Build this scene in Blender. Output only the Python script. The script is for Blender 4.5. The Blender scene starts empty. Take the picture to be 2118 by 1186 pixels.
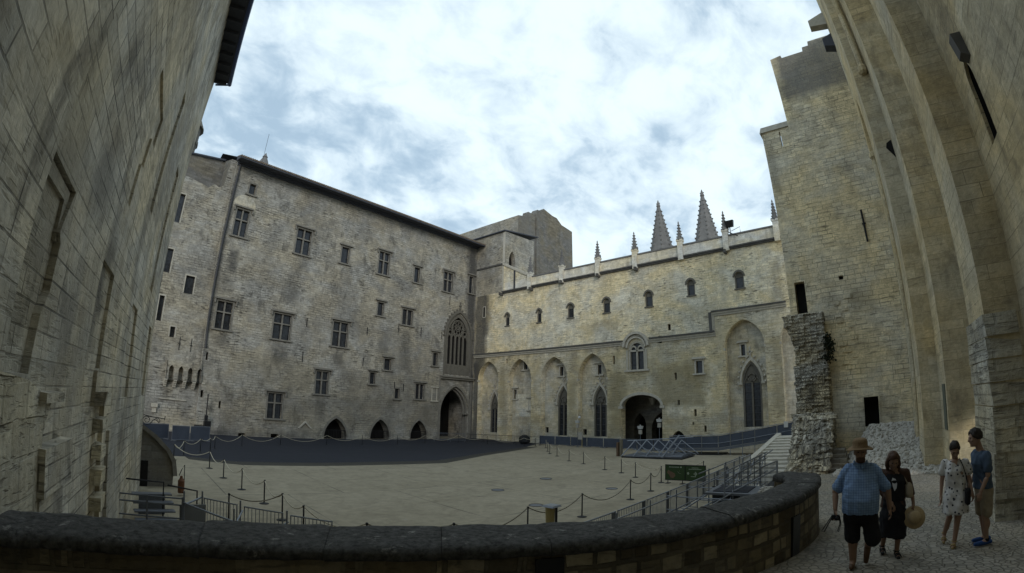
import bpy, math, random
from mathutils import Vector, Matrix, noise as mnoise
from mathutils.geometry import tessellate_polygon
R = math.radians
sc = bpy.context.scene
col = sc.collection
random.seed(7)

# ------------------------------------------------------------------ camera (wide fisheye action camera held above the parapet)
cd = bpy.data.cameras.new('camera')
cd.type = 'PANO'
cd.panorama_type = 'FISHEYE_LENS_POLYNOMIAL'
cd.sensor_fit = 'HORIZONTAL'
cd.sensor_width = 36.0
cd.sensor_height = 36.0 * 573 / 1024
cd.fisheye_fov = R(180)
cd.fisheye_polynomial_k0 = 0.0
cd.fisheye_polynomial_k1 = -5.96096311e-02
cd.fisheye_polynomial_k2 = -3.67982421e-05
cd.fisheye_polynomial_k3 = 1.87371540e-05
cd.fisheye_polynomial_k4 = -2.92738771e-07
cd.clip_start = 0.05
cd.clip_end = 2000
cam = bpy.data.objects.new('camera', cd)
col.objects.link(cam)
AZ, PITCH, ROLL = 0.72109175, 0.25568326, -0.0197197
def cam_axis(v):
    m = Matrix.Rotation(PITCH, 3, 'X') @ Matrix.Rotation(ROLL, 3, 'Y')
    d = m @ Vector(v)
    u = Vector((math.sin(AZ), math.cos(AZ), 0)); w = Vector((-math.cos(AZ), math.sin(AZ), 0))
    return Vector((d.dot(u), d.dot(w), d.z))
cr, cf, cu = cam_axis((1, 0, 0)), cam_axis((0, 1, 0)), cam_axis((0, 0, 1))
cam.matrix_world = Matrix(((cr.x, cu.x, -cf.x, 0), (cr.y, cu.y, -cf.y, 0), (cr.z, cu.z, -cf.z, 4.4), (0, 0, 0, 1)))
sc.camera = cam

# ------------------------------------------------------------------ sky, sun, exposure
SUN_EL, SUN_AZ = R(19), R(226)          # azimuth measured from +X towards +Y
wd = bpy.data.worlds.new('World'); sc.world = wd; wd.use_nodes = True
def world():
    nt = wd.node_tree; nt.nodes.clear(); N = nt.nodes.new; L = nt.links.new
    out = N('ShaderNodeOutputWorld'); bg = N('ShaderNodeBackground'); bg.inputs[1].default_value = 0.1
    sky = N('ShaderNodeTexSky'); sky.sky_type = 'NISHITA'; sky.sun_disc = False
    sky.sun_elevation = SUN_EL; sky.sun_rotation = R(90) - SUN_AZ
    tc = N('ShaderNodeTexCoord'); sep = N('ShaderNodeSeparateXYZ'); L(tc.outputs['Generated'], sep.inputs[0])
    def mth(op, a, b=None, c=None):
        n = N('ShaderNodeMath'); n.operation = op
        for i, v in enumerate((a, b, c)):
            if v is None: continue
            if isinstance(v, (int, float)): n.inputs[i].default_value = v
            else: L(v, n.inputs[i])
        return n.outputs[0]
    zc = mth('ADD', mth('MAXIMUM', sep.outputs[2], 0.0), 0.42)
    cx = mth('DIVIDE', sep.outputs[0], zc); cy = mth('DIVIDE', sep.outputs[1], zc)
    cmb = N('ShaderNodeCombineXYZ'); L(cx, cmb.inputs[0]); L(cy, cmb.inputs[1])
    mp = N('ShaderNodeMapping'); mp.inputs['Rotation'].default_value = (0, 0, R(35)); mp.inputs['Scale'].default_value = (1.25, 1.5, 1); mp.inputs['Location'].default_value = (3.3, 1.1, 0.4)
    L(cmb.outputs[0], mp.inputs[0])
    def noise(scale, det, rough, dist):
        n = N('ShaderNodeTexNoise'); n.inputs['Scale'].default_value = scale; n.inputs['Detail'].default_value = det
        n.inputs['Roughness'].default_value = rough; n.inputs['Distortion'].default_value = dist
        L(mp.outputs[0], n.inputs['Vector']); return n.outputs['Fac']
    a = noise(2.3, 5, 0.5, 0.2); b = noise(6.5, 7, 0.58, 0.3); c0 = noise(0.8, 2, 0.5, 0.0)
    f = mth('ADD', mth('ADD', mth('MULTIPLY', a, 0.52), mth('MULTIPLY', b, 0.52)), mth('MULTIPLY', c0, 0.09))
    # a brighter part of the overcast, high over the middle of the courtyard (where the sun stands behind the clouds)
    dot = N('ShaderNodeVectorMath'); dot.operation = 'DOT_PRODUCT'
    L(tc.outputs['Generated'], dot.inputs[0]); dot.inputs[1].default_value = Vector((0.62, 0.42, 0.66)).normalized()
    glow = mth('MULTIPLY', mth('POWER', mth('MAXIMUM', dot.outputs['Value'], 0.0), 6.0), 0.10)
    f = mth('ADD', f, glow)
    rmp = N('ShaderNodeValToRGB'); e = rmp.color_ramp.elements
    e[0].position = 0.48; e[0].color = (.32, .44, .555, 1); e[1].position = 0.69; e[1].color = (.76, .88, .92, 1)
    m = e.new(0.535); m.color = (.41, .535, .645, 1); m = e.new(0.59); m.color = (.56, .675, .76, 1)
    rmp.color_ramp.interpolation = 'B_SPLINE'
    L(f, rmp.inputs[0])
    gain = N('ShaderNodeVectorMath'); gain.operation = 'SCALE'; gain.inputs['Scale'].default_value = 10.2; L(rmp.outputs[0], gain.inputs[0])
    mix = N('ShaderNodeMix'); mix.data_type = 'RGBA'; mix.inputs['Factor'].default_value = 0.92
    L(sky.outputs[0], mix.inputs['A']); L(gain.outputs[0], mix.inputs['B'])
    L(mix.outputs['Result'], bg.inputs[0]); L(bg.outputs[0], out.inputs[0])
world()
sd = bpy.data.lights.new('sun', 'SUN'); sd.energy = 0.9; sd.angle = R(20); sd.color = (1.0, 0.96, 0.9)
sun = bpy.data.objects.new('sun', sd); col.objects.link(sun)
sv = Vector((math.cos(SUN_EL) * math.cos(SUN_AZ), math.cos(SUN_EL) * math.sin(SUN_AZ), math.sin(SUN_EL)))
sun.rotation_euler = sv.to_track_quat('Z', 'Y').to_euler(); sun.location = (20, 20, 80)
vs = sc.view_settings
vs.view_transform = 'Standard'; vs.look = 'None'; vs.gamma = 1; vs.exposure = 0.38; vs.use_curve_mapping = False

# ------------------------------------------------------------------ material helpers
class NT:
    def __init__(s, name):
        s.m = bpy.data.materials.new(name); s.m.use_nodes = True
        s.t = s.m.node_tree; s.p = s.t.nodes['Principled BSDF']
    def n(s, typ): return s.t.nodes.new(typ)
    def l(s, a, b): s.t.links.new(a, b)
    def put(s, sock, v):
        if isinstance(v, bpy.types.NodeSocket): s.l(v, sock)
        elif isinstance(v, (tuple, list)) and len(v) == 3 and sock.type == 'RGBA': sock.default_value = (*v, 1)
        else: sock.default_value = v
    def math(s, op, a, b=None, c=None, clamp=False):
        n = s.n('ShaderNodeMath'); n.operation = op; n.use_clamp = clamp
        for i, v in enumerate((a, b, c)):
            if v is not None: s.put(n.inputs[i], v)
        return n.outputs[0]
    def mix(s, f, a, b, blend='MIX'):
        n = s.n('ShaderNodeMix'); n.data_type = 'RGBA'; n.blend_type = blend
        s.put(n.inputs['Factor'], f); s.put(n.inputs['A'], a); s.put(n.inputs['B'], b)
        return n.outputs['Result']
    def ramp(s, f, stops, interp='LINEAR'):
        n = s.n('ShaderNodeValToRGB'); n.color_ramp.interpolation = interp
        e = n.color_ramp.elements
        while len(e) < len(stops): e.new(0.5)
        for i, (p, c) in enumerate(stops):
            e[i].position = p; e[i].color = (*c, 1) if isinstance(c, tuple) else (c, c, c, 1)
        s.put(n.inputs[0], f); return n.outputs[0]
    def noise(s, vec, scale, det=4, rough=0.55, dist=0.0):
        n = s.n('ShaderNodeTexNoise')
        if vec is not None: s.put(n.inputs['Vector'], vec)
        n.inputs['Scale'].default_value = scale; n.inputs['Detail'].default_value = det
        n.inputs['Roughness'].default_value = rough; n.inputs['Distortion'].default_value = dist
        return n.outputs['Fac']
    def map(s, vec, scale=(1, 1, 1), loc=(0, 0, 0), rot=(0, 0, 0)):
        n = s.n('ShaderNodeMapping'); s.put(n.inputs[0], vec)
        n.inputs['Scale'].default_value = scale; n.inputs['Location'].default_value = loc; n.inputs['Rotation'].default_value = rot
        return n.outputs[0]
    def uv(s): return s.n('ShaderNodeUVMap').outputs[0]
    def obj(s): return s.n('ShaderNodeTexCoord').outputs['Object']
    def pos(s): return s.n('ShaderNodeNewGeometry').outputs['Position']
    def bump(s, h, strength=0.5, dist=0.02):
        n = s.n('ShaderNodeBump'); n.inputs['Strength'].default_value = strength; n.inputs['Distance'].default_value = dist
        s.put(n.inputs['Height'], h); s.l(n.outputs[0], s.p.inputs['Normal'])
    def fin(s, color, rough=0.85, spec=0.25, metal=0.0):
        s.put(s.p.inputs['Base Color'], color); s.put(s.p.inputs['Roughness'], rough)
        s.p.inputs['Specular IOR Level'].default_value = spec; s.p.inputs['Metallic'].default_value = metal
        return s.m

def lin(c): return tuple(x / 12.92 if x <= 0.04045 else ((x + 0.055) / 1.055) ** 2.4 for x in c)

def stone(name, tint, tint2, bw=0.75, bh=0.34, joint=0.022, joint_dark=0.62, patch=0.5, patch_col=(0.17, 0.165, 0.155), streaks=(),
          warp=0.03, erode=0.6, bump=0.6, var=0.16, grime=0.35, warmth=1.0, wander=0.9, seed=0.0, joint_light=False, vstreak=0.35):
    k = NT(name); uv = k.uv(); P = k.pos()
    uvo = k.map(uv, (1, 1, 1), (seed, seed * 0.37, 0))
    # course heights and bed lines wander
    wx = k.noise(uvo, 0.9, 3); wv = k.noise(k.map(uvo, (0.12, 1.7, 1)), 1.0, 2)
    off = k.n('ShaderNodeCombineXYZ')
    k.put(off.inputs[0], k.math('MULTIPLY', k.math('SUBTRACT', wx, 0.5), warp * 2)); k.put(off.inputs[1], k.math('ADD', k.math('MULTIPLY', k.math('SUBTRACT', wx, 0.5), warp), k.math('MULTIPLY', k.math('SUBTRACT', wv, 0.5), bh * wander)))
    va = k.n('ShaderNodeVectorMath'); va.operation = 'ADD'; k.put(va.inputs[0], uvo); k.l(off.outputs[0], va.inputs[1])
    b = k.n('ShaderNodeTexBrick'); k.l(va.outputs[0], b.inputs['Vector'])
    b.offset = 0.45; b.squash = 1.35; b.squash_frequency = 3; b.offset_frequency = 2
    b.inputs['Color1'].default_value = (0, 0, 0, 1); b.inputs['Color2'].default_value = (1, 1, 1, 1); b.inputs['Mortar'].default_value = (0.5, 0.5, 0.5, 1)
    b.inputs['Scale'].default_value = 1.0; b.inputs['Mortar Size'].default_value = joint; b.inputs['Mortar Smooth'].default_value = 0.35
    b.inputs['Bias'].default_value = 0.0; b.inputs['Brick Width'].default_value = bw; b.inputs['Row Height'].default_value = bh
    rnd = b.outputs['Color']; jf = b.outputs['Fac']
    base = k.mix(k.ramp(rnd, [(0.0, 0.0), (1.0, 1.0)]), tint, tint2)
    bri = k.math('ADD', k.math('MULTIPLY', rnd, var), 1.0 - var * 0.55)
    fine = k.noise(P, 9.0, 7, 0.62)
    med = k.noise(P, 1.6, 6, 0.6, 0.4)
    big = k.noise(k.map(P, (1, 1, 0.7), (seed * 3, 0, 0)), 0.22, 5, 0.6, 0.6)
    bri = k.math('MULTIPLY', bri, k.math('ADD', 0.62, k.math('MULTIPLY', fine, 0.76)))
    bri = k.math('MULTIPLY', bri, k.math('ADD', 0.66, k.math('MULTIPLY', med, 0.68)))
    c = k.mix(1.0, base, bri, 'MULTIPLY')
    # joints: open and dark where the wall is worn, flush elsewhere
    worn = k.ramp(k.noise(k.map(P, (1, 1, 1), (5, seed, 2)), 0.5, 4, 0.6, 0.8), [(0.40, 0.12), (0.62, 1.0)])
    jm = k.math('MULTIPLY', jf, k.math('MULTIPLY', worn, joint_dark))
    c = k.mix(jm, c, (0.42, 0.40, 0.36) if joint_light else (0.045, 0.042, 0.038))
    # broad drift between warm and grey stone
    drift = k.ramp(k.noise(k.map(P, (1, 1, 1.3), (2, 7, seed)), 0.3, 5, 0.6, 0.5), [(0.38, 0.0), (0.62, 1.0)])
    c = k.mix(1.0, c, k.mix(drift, (1 + .06 * warmth, 1.0, 1 - .16 * warmth), (0.96, 1.0, 1.06)), 'MULTIPLY')
    # beds eaten out in clusters: short dark dashes along the courses
    clus = k.ramp(k.noise(k.map(P, (1, 1, 1), (seed, 3, 1)), 0.38, 4, 0.6, 0.6), [(0.44, 0.0), (0.60, 1.0)])
    dash = k.ramp(k.noise(k.map(uvo, (1.3, 8.5, 1)), 1.0, 3, 0.55, 0.3), [(0.56, 0.0), (0.63, 1.0)])
    dash2 = k.ramp(k.noise(k.map(uvo, (2.6, 15.0, 1), (9, 4, 0)), 1.0, 3, 0.55, 0.3), [(0.57, 0.0), (0.64, 1.0)])
    dsh = k.math('MULTIPLY', k.math('ADD', k.math('MULTIPLY', dash, clus), k.math('MULTIPLY', dash2, 0.5), clamp=True), erode)
    c = k.mix(dsh, c, (0.055, 0.05, 0.042))
    # eroded pits and chipped beds
    pit = k.ramp(k.noise(k.map(uvo, (1.0, 3.4, 1)), 2.6, 8, 0.72, 0.5), [(0.60, 0.0), (0.70, 1.0)])
    ero = k.math('MULTIPLY', pit, k.math('MULTIPLY', worn, erode))
    c = k.mix(ero, c, (0.10, 0.09, 0.075))
    # grey weathered areas
    pm = k.math('MULTIPLY', k.ramp(big, [(0.47, 0.0), (0.63, 1.0)]), patch)
    c = k.mix(pm, c, k.mix(1.0, (*patch_col,), k.math('ADD', 0.55, k.math('MULTIPLY', fine, 0.9)), 'MULTIPLY'))
    # rain streaks, long and thin
    vs_ = k.ramp(k.noise(k.map(uvo, (1.6, 0.055, 1)), 1.0, 5, 0.65), [(0.50, 0.0), (0.70, 1.0)])
    c = k.mix(k.math('MULTIPLY', vs_, k.math('MULTIPLY', vstreak, med)), c, (0.11, 0.105, 0.10))
    gr = k.ramp(k.noise(P, 0.55, 8, 0.7), [(0.50, 0.0), (0.72, 1.0)])
    c = k.mix(k.math('MULTIPLY', gr, grime), c, (0.105, 0.095, 0.08))
    soot = k.ramp(k.noise(k.map(P, (1, 1, 0.55), (seed, 11, 4)), 0.8, 7, 0.68, 0.4), [(0.55, 0.0), (0.66, 1.0)])
    c = k.mix(k.math('MULTIPLY', soot, k.math('MULTIPLY', grime, 1.1)), c, (0.06, 0.056, 0.05))
    # local stains with a place of their own: (u0, u1, z0, z1, strength, colour)
    if streaks:
        su = k.n('ShaderNodeSeparateXYZ'); k.put(su.inputs[0], uv); U, Z = su.outputs[0], su.outputs[1]
        jit = k.math('MULTIPLY', k.math('SUBTRACT', k.noise(k.map(uv, (1.0, 0.35, 1)), 1.3, 6, 0.65), 0.5), 1.0)
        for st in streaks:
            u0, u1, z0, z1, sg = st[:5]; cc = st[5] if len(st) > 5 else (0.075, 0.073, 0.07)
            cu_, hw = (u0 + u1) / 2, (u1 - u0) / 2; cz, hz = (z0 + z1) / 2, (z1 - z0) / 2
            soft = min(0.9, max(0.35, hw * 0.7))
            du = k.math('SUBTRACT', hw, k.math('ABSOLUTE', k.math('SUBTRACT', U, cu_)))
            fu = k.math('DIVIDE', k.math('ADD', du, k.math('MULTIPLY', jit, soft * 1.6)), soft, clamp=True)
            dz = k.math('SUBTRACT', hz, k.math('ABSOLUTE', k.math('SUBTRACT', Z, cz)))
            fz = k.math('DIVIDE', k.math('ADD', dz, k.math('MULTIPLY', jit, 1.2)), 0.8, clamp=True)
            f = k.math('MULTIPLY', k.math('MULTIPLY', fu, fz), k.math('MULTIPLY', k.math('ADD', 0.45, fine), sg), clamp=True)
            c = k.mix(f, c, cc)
    h = k.math('SUBTRACT', k.math('ADD', k.math('MULTIPLY', med, 0.6), k.math('MULTIPLY', fine, 0.7)), k.math('ADD', k.math('MULTIPLY', jf, k.math('MULTIPLY', worn, 0.9)), k.math('MULTIPLY', ero, 0.9)))
    h = k.math('SUBTRACT', k.math('ADD', h, k.math('MULTIPLY', rnd, 0.3)), k.math('MULTIPLY', dsh, 0.9))
    k.bump(h, bump, 0.05)
    return k.fin(c, 0.92, 0.12)

def plain(name, c, rough=0.6, metal=0.0, spec=0.3, vary=0.25, scale=6.0, bump=0.0):
    k = NT(name); f = k.noise(k.pos(), scale, 6, 0.6)
    cc = k.mix(1.0, c, k.math('ADD', 1 - vary * 0.6, k.math('MULTIPLY', f, vary * 1.2)), 'MULTIPLY')
    if bump: k.bump(f, bump, 0.02)
    return k.fin(cc, rough, spec, metal)

M = {}
GREY, GREY2 = (0.355, 0.328, 0.278), (0.41, 0.38, 0.325)
BUFF, BUFF2 = (0.70, 0.62, 0.465), (0.76, 0.685, 0.53)
# dark washes below sills and gutter leaks, also darker under eave and low down
wash = [(12.1, 14.2, 8.4, 10.4, .5), (18.6, 20.9, 7.3, 10.4, .55), (26.0, 28.1, 8.2, 10.6, .55), (24.3, 26.1, 1.8, 4.9, .5), (19.8, 22.2, 18.2, 20.3, .35),
        (35.6, 37.9, 8.4, 14.6, .45), (32.2, 34.2, 10.2, 14.2, .35), (19.2, 21.4, 14.4, 19.0, .4), (31.2, 33.4, 18.0, 20.4, .25), (38.2, 42.8, 1.2, 4.9, .35), (26, 36, 3.0, 5.4, .3),
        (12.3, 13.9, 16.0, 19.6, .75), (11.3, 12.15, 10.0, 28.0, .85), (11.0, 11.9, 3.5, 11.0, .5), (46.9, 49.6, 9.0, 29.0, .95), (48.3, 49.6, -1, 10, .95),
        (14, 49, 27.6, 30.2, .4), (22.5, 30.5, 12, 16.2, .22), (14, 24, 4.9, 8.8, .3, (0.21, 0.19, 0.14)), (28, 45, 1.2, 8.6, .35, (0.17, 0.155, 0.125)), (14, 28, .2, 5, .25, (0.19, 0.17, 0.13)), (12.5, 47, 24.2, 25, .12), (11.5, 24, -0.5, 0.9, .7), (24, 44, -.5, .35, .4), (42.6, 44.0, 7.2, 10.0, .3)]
M['wall_grey'] = stone('grey_limestone_masonry', GREY, GREY2, 0.6, 0.26, patch=0.36, warmth=0.6, grime=0.5, erode=0.85, patch_col=(0.125, 0.12, 0.11), streaks=wash, seed=1.0)
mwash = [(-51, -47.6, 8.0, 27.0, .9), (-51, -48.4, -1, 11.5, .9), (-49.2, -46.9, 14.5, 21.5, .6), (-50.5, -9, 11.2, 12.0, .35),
         (-33.6, -32.0, 8.4, 11.8, .3), (-27.6, -26.2, 3, 11.6, .3, (0.26, 0.225, 0.13)), (-22.4, -15.5, 4.2, 9.5, .6, (0.235, 0.20, 0.115)), (-28.4, -25.2, 1.0, 9.0, .55, (0.235, 0.20, 0.115)),
         (-34, -32.2, 1.0, 8.2, .5, (0.235, 0.20, 0.115)), (-9.6, -7.4, 1, 11.5, .5, (0.235, 0.20, 0.115)), (-45.4, -43.9, 1, 11, .4, (0.235, 0.20, 0.115)), (-31, -26, 13.0, 15.4, .3),
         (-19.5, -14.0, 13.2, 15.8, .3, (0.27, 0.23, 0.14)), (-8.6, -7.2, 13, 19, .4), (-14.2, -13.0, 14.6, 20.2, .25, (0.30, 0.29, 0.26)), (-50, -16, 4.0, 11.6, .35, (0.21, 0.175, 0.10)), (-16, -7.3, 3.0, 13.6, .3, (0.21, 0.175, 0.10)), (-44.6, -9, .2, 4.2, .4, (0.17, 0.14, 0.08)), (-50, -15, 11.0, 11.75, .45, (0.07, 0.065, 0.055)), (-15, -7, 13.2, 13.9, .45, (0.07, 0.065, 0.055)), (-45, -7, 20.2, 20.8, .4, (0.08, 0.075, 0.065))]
M['wall_buff'] = stone('buff_limestone_masonry', BUFF, BUFF2, 0.62, 0.27, patch=0.14, grime=0.26, warmth=1.2, streaks=mwash, seed=3.0, joint_dark=0.4, erode=0.75)
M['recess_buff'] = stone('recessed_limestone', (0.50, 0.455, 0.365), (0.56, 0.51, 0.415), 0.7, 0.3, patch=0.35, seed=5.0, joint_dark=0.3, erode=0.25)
M['pale_patch'] = stone('pale_patched_stone', (0.58, 0.555, 0.49), (0.62, 0.595, 0.53), 0.8, 0.3, patch=0.1, seed=2.0, joint_dark=0.25, erode=0.15, grime=0.15)
M['parapet_pale'] = stone('pale_parapet_stone', (0.70, 0.645, 0.55), (0.74, 0.69, 0.59), 1.1, 0.42, patch=0.10, seed=4.0, joint_dark=0.25, erode=0.2, vstreak=0.5, grime=0.3)
M['tower'] = stone('tall_tower_masonry', (0.70, 0.61, 0.45), (0.76, 0.675, 0.505), 0.6, 0.27, patch=0.1, grime=0.24, warmth=1.1, seed=7.0, joint_dark=0.5, erode=0.5,
                   streaks=[(-2.6, 4.2, 23.6, 29, .8, (0.15, 0.145, 0.14)), (-2.4, 2.0, 25.6, 26.3, .5, (0.40, 0.37, 0.32)), (-0.9, 1.0, 8.8, 11.0, .45, (0.20, 0.165, 0.095)), (-2.4, -.6, 9.5, 10.6, .35, (0.21, 0.175, 0.1)),
                            (-1.2, 1.5, 1.5, 4.6, .35), (-0.6, 1.6, 17.8, 18.6, .4), (-4.4, -3.4, 17, 21.8, .4)])
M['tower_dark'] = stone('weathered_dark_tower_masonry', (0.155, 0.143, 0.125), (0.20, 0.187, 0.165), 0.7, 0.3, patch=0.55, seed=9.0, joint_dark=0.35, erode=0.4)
M['ruin'] = stone('ruined_rubble_masonry', (0.38, 0.34, 0.265), (0.58, 0.53, 0.435), 0.42, 0.20, joint=0.04, joint_dark=0.6, patch=0.45, patch_col=(0.16, 0.155, 0.14), seed=11.0, warp=0.12, erode=1.0, bump=1.0, var=0.7, grime=0.6)
M['near_wall'] = stone('near_grey_ashlar', (0.51, 0.465, 0.375), (0.60, 0.55, 0.45), 0.62, 0.31, joint=0.016, patch=0.5, seed=13.0, joint_dark=0.85, erode=0.4, var=0.22, warmth=0.8, grime=0.5, warp=0.012, wander=0.35, vstreak=0.5,
                       streaks=[(-20.4, -18, 0, 8, .2), (-13, -11.5, 0.5, 3.5, .35), (-10.5, -9.4, 4.5, 7.5, .5), (-9, -7, 6.5, 8.2, .35), (-14.5, -13.2, 6, 9.5, .4), (-6.9, -4.6, 3.8, 8.5, .25, (0.22, 0.19, 0.11))])
M['chapel'] = stone('chapel_buttress_ashlar', (0.53, 0.445, 0.295), (0.58, 0.495, 0.34), 0.8, 0.32, joint=0.012, patch=0.2, seed=15.0, joint_dark=0.42, erode=0.3, var=0.15, warp=0.015, wander=0.4, vstreak=0.25, bump=0.45)
M['rough_base'] = stone('worn_buttress_base_stone', (0.50, 0.455, 0.36), (0.60, 0.56, 0.46), 0.6, 0.42, joint=0.03, patch=0.4, seed=17.0, joint_dark=0.4, erode=0.6, bump=1.0, warp=0.08)
M['trim'] = plain('carved_stone_trim', (0.43, 0.40, 0.335), 0.9, vary=0.7, scale=3.0, bump=0.4)
M['trim_grey'] = plain('grey_weathered_window_stone', (0.19, 0.177, 0.152), 0.9, vary=0.9, scale=3.0, bump=0.4)
M['trim_dark'] = plain('blackened_stone_moulding', (0.09, 0.086, 0.08), 0.9, vary=0.9, scale=2.2, bump=0.4)
M['tracery'] = plain('carved_tracery_stone', (0.13, 0.12, 0.10), 0.9, vary=0.6, scale=3.0, bump=0.3)
M['spire'] = plain('weathered_spire_stone', (0.16, 0.155, 0.15), 0.9, vary=0.8, scale=1.2, bump=0.4)
def tile_mat():
    k = NT('old_clay_roof_tiles'); u = k.uv(); w = k.n('ShaderNodeTexWave'); w.inputs['Scale'].default_value = 1.6; w.bands_direction = 'X'; k.put(w.inputs[0], u)
    f = k.noise(k.pos(), 3, 5); c = k.mix(f, (0.16, 0.12, 0.09), (0.28, 0.23, 0.18)); k.bump(w.outputs['Fac'], 0.8, 0.1); return k.fin(c, 0.9)
M['tiles'] = tile_mat()
M['eave'] = plain('dark_eave_boards', (0.065, 0.07, 0.085), 0.85, vary=0.4)
M['gutter'] = plain('blue_grey_painted_gutter', (0.07, 0.10, 0.21), 0.5, vary=0.2)
def glass():
    k = NT('leaded_window_glass'); u = k.uv()
    b = k.n('ShaderNodeTexBrick'); b.offset = 0.0; k.put(b.inputs['Vector'], u); b.inputs['Scale'].default_value = 1; b.inputs['Brick Width'].default_value = 0.22; b.inputs['Row Height'].default_value = 0.28
    b.inputs['Mortar Size'].default_value = 0.018; b.inputs['Color1'].default_value = (0.012, 0.013, 0.017, 1); b.inputs['Color2'].default_value = (0.03, 0.034, 0.042, 1); b.inputs['Mortar'].default_value = (0.03, 0.03, 0.03, 1)
    return k.fin(b.outputs['Color'], 0.25, 0.4)
M['glass'] = glass()
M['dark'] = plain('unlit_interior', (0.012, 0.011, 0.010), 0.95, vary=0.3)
M['lead'] = plain('lead_and_iron_bars', (0.05, 0.05, 0.055), 0.6, vary=0.3)
M['iron'] = plain('black_wrought_iron', (0.02, 0.02, 0.022), 0.55, 0.3, vary=0.3)
M['steel'] = plain('galvanised_scaffold_steel', (0.20, 0.215, 0.24), 0.45, 0.55, vary=0.4, scale=5)
M['steel_dark'] = plain('dull_grey_steel', (0.13, 0.14, 0.16), 0.5, 0.4, vary=0.4)
M['blue_panel'] = plain('blue_grey_barrier_sheet', (0.055, 0.066, 0.09), 0.5, vary=0.7, scale=1.3)
M['grey_panel'] = plain('grey_barrier_sheet', (0.16, 0.165, 0.17), 0.55, vary=0.4, scale=1.5)
M['black'] = plain('matt_black_paint', (0.012, 0.012, 0.013), 0.5, vary=0.3)
M['rope'] = plain('pale_hemp_rope', (0.45, 0.40, 0.30), 0.9, vary=0.4, scale=30)
M['rope_dark'] = plain('dark_brown_rope', (0.17, 0.15, 0.11), 0.9, vary=0.4, scale=30)  # darker brown rope for the near lines
M['white'] = plain('white_enamel', (0.45, 0.45, 0.44), 0.5, vary=0.15)
M['ply'] = plain('weathered_plywood', (0.33, 0.31, 0.27), 0.8, vary=0.4)
M['yellow'] = plain('dull_yellow_plastic', (0.27, 0.215, 0.09), 0.6, vary=0.3)
M['orange'] = plain('rust_orange_paint', (0.13, 0.055, 0.025), 0.6, vary=0.4)
M['green_board'] = plain('green_printed_board', (0.024, 0.048, 0.013), 0.5, vary=0.25, scale=2)
M['print_pale'] = plain('pale_print', (0.24, 0.28, 0.21), 0.6, vary=0.15)
M['print_brown'] = plain('brown_print', (0.12, 0.075, 0.045), 0.6, vary=0.6, scale=9)
def pebble():
    k = NT('white_rubble_stone'); c = k.mix(k.noise(k.pos(), 2.2, 6), (0.26, 0.245, 0.215), (0.52, 0.495, 0.445)); k.bump(k.noise(k.pos(), 9, 5), 0.6, 0.03); return k.fin(c, 0.95, 0.1)
M['pebble'] = pebble()
def court():
    k = NT('worn_courtyard_paving'); P = k.pos()
    m = k.map(P, (1, 1, 1), (1.2, 0.4, 0), (0, 0, R(5)))
    b = k.n('ShaderNodeTexBrick'); b.offset = 0.5; k.put(b.inputs['Vector'], m); b.inputs['Scale'].default_value = 1; b.inputs['Brick Width'].default_value = 5.6; b.inputs['Row Height'].default_value = 7.4
    b.inputs['Mortar Size'].default_value = 0.035; b.inputs['Mortar Smooth'].default_value = 0.3
    a = k.noise(P, 0.16, 6, 0.6, 0.6); f = k.noise(P, 2.5, 8, 0.7); s = k.noise(k.map(P, (0.22, 1.2, 1), (0, 0, 0), (0, 0, R(-30))), 0.35, 5, 0.6)
    c = k.mix(a, (0.245, 0.212, 0.15), (0.335, 0.293, 0.218)); c = k.mix(1.0, c, k.math('ADD', 0.55, k.math('MULTIPLY', f, 0.9)), 'MULTIPLY')
    c = k.mix(k.math('MULTIPLY', k.ramp(s, [(0.52, 0.0), (0.68, 1.0)]), 0.2), c, (0.13, 0.11, 0.07))
    spots = k.ramp(k.noise(P, 0.9, 3, 0.5), [(0.70, 0.0), (0.73, 1.0)]); c = k.mix(k.math('MULTIPLY', spots, 0.5), c, (0.12, 0.11, 0.10))
    lite = k.ramp(k.noise(k.map(P, (1, 2.5, 1)), 0.5, 4, 0.5), [(0.71, 0.0), (0.74, 1.0)]); c = k.mix(k.math('MULTIPLY', lite, 0.5), c, (0.30, 0.29, 0.27))
    crack = k.ramp(k.noise(P, 0.35, 2, 0.5), [(0.40, 0.3), (0.6, 1.0)])
    mot = k.ramp(k.noise(P, 0.9, 6, 0.7, 0.8), [(0.46, 0.0), (0.64, 1.0)]); c = k.mix(k.math('MULTIPLY', mot, 0.35), c, (0.14, 0.12, 0.085))
    trk = k.ramp(k.noise(k.map(P, (0.10, 1.6, 1), (4, 2, 0), (0, 0, R(-52))), 0.8, 4, 0.6), [(0.60, 0.0), (0.68, 1.0)]); c = k.mix(k.math('MULTIPLY', trk, 0.06), c, (0.12, 0.105, 0.08))
    c = k.mix(k.math('MULTIPLY', b.outputs['Fac'], k.math('MULTIPLY', crack, 0.75)), c, (0.07, 0.065, 0.055)); k.bump(f, 0.25, 0.01); return k.fin(c, 0.9, 0.15)
M['court'] = court()
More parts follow.
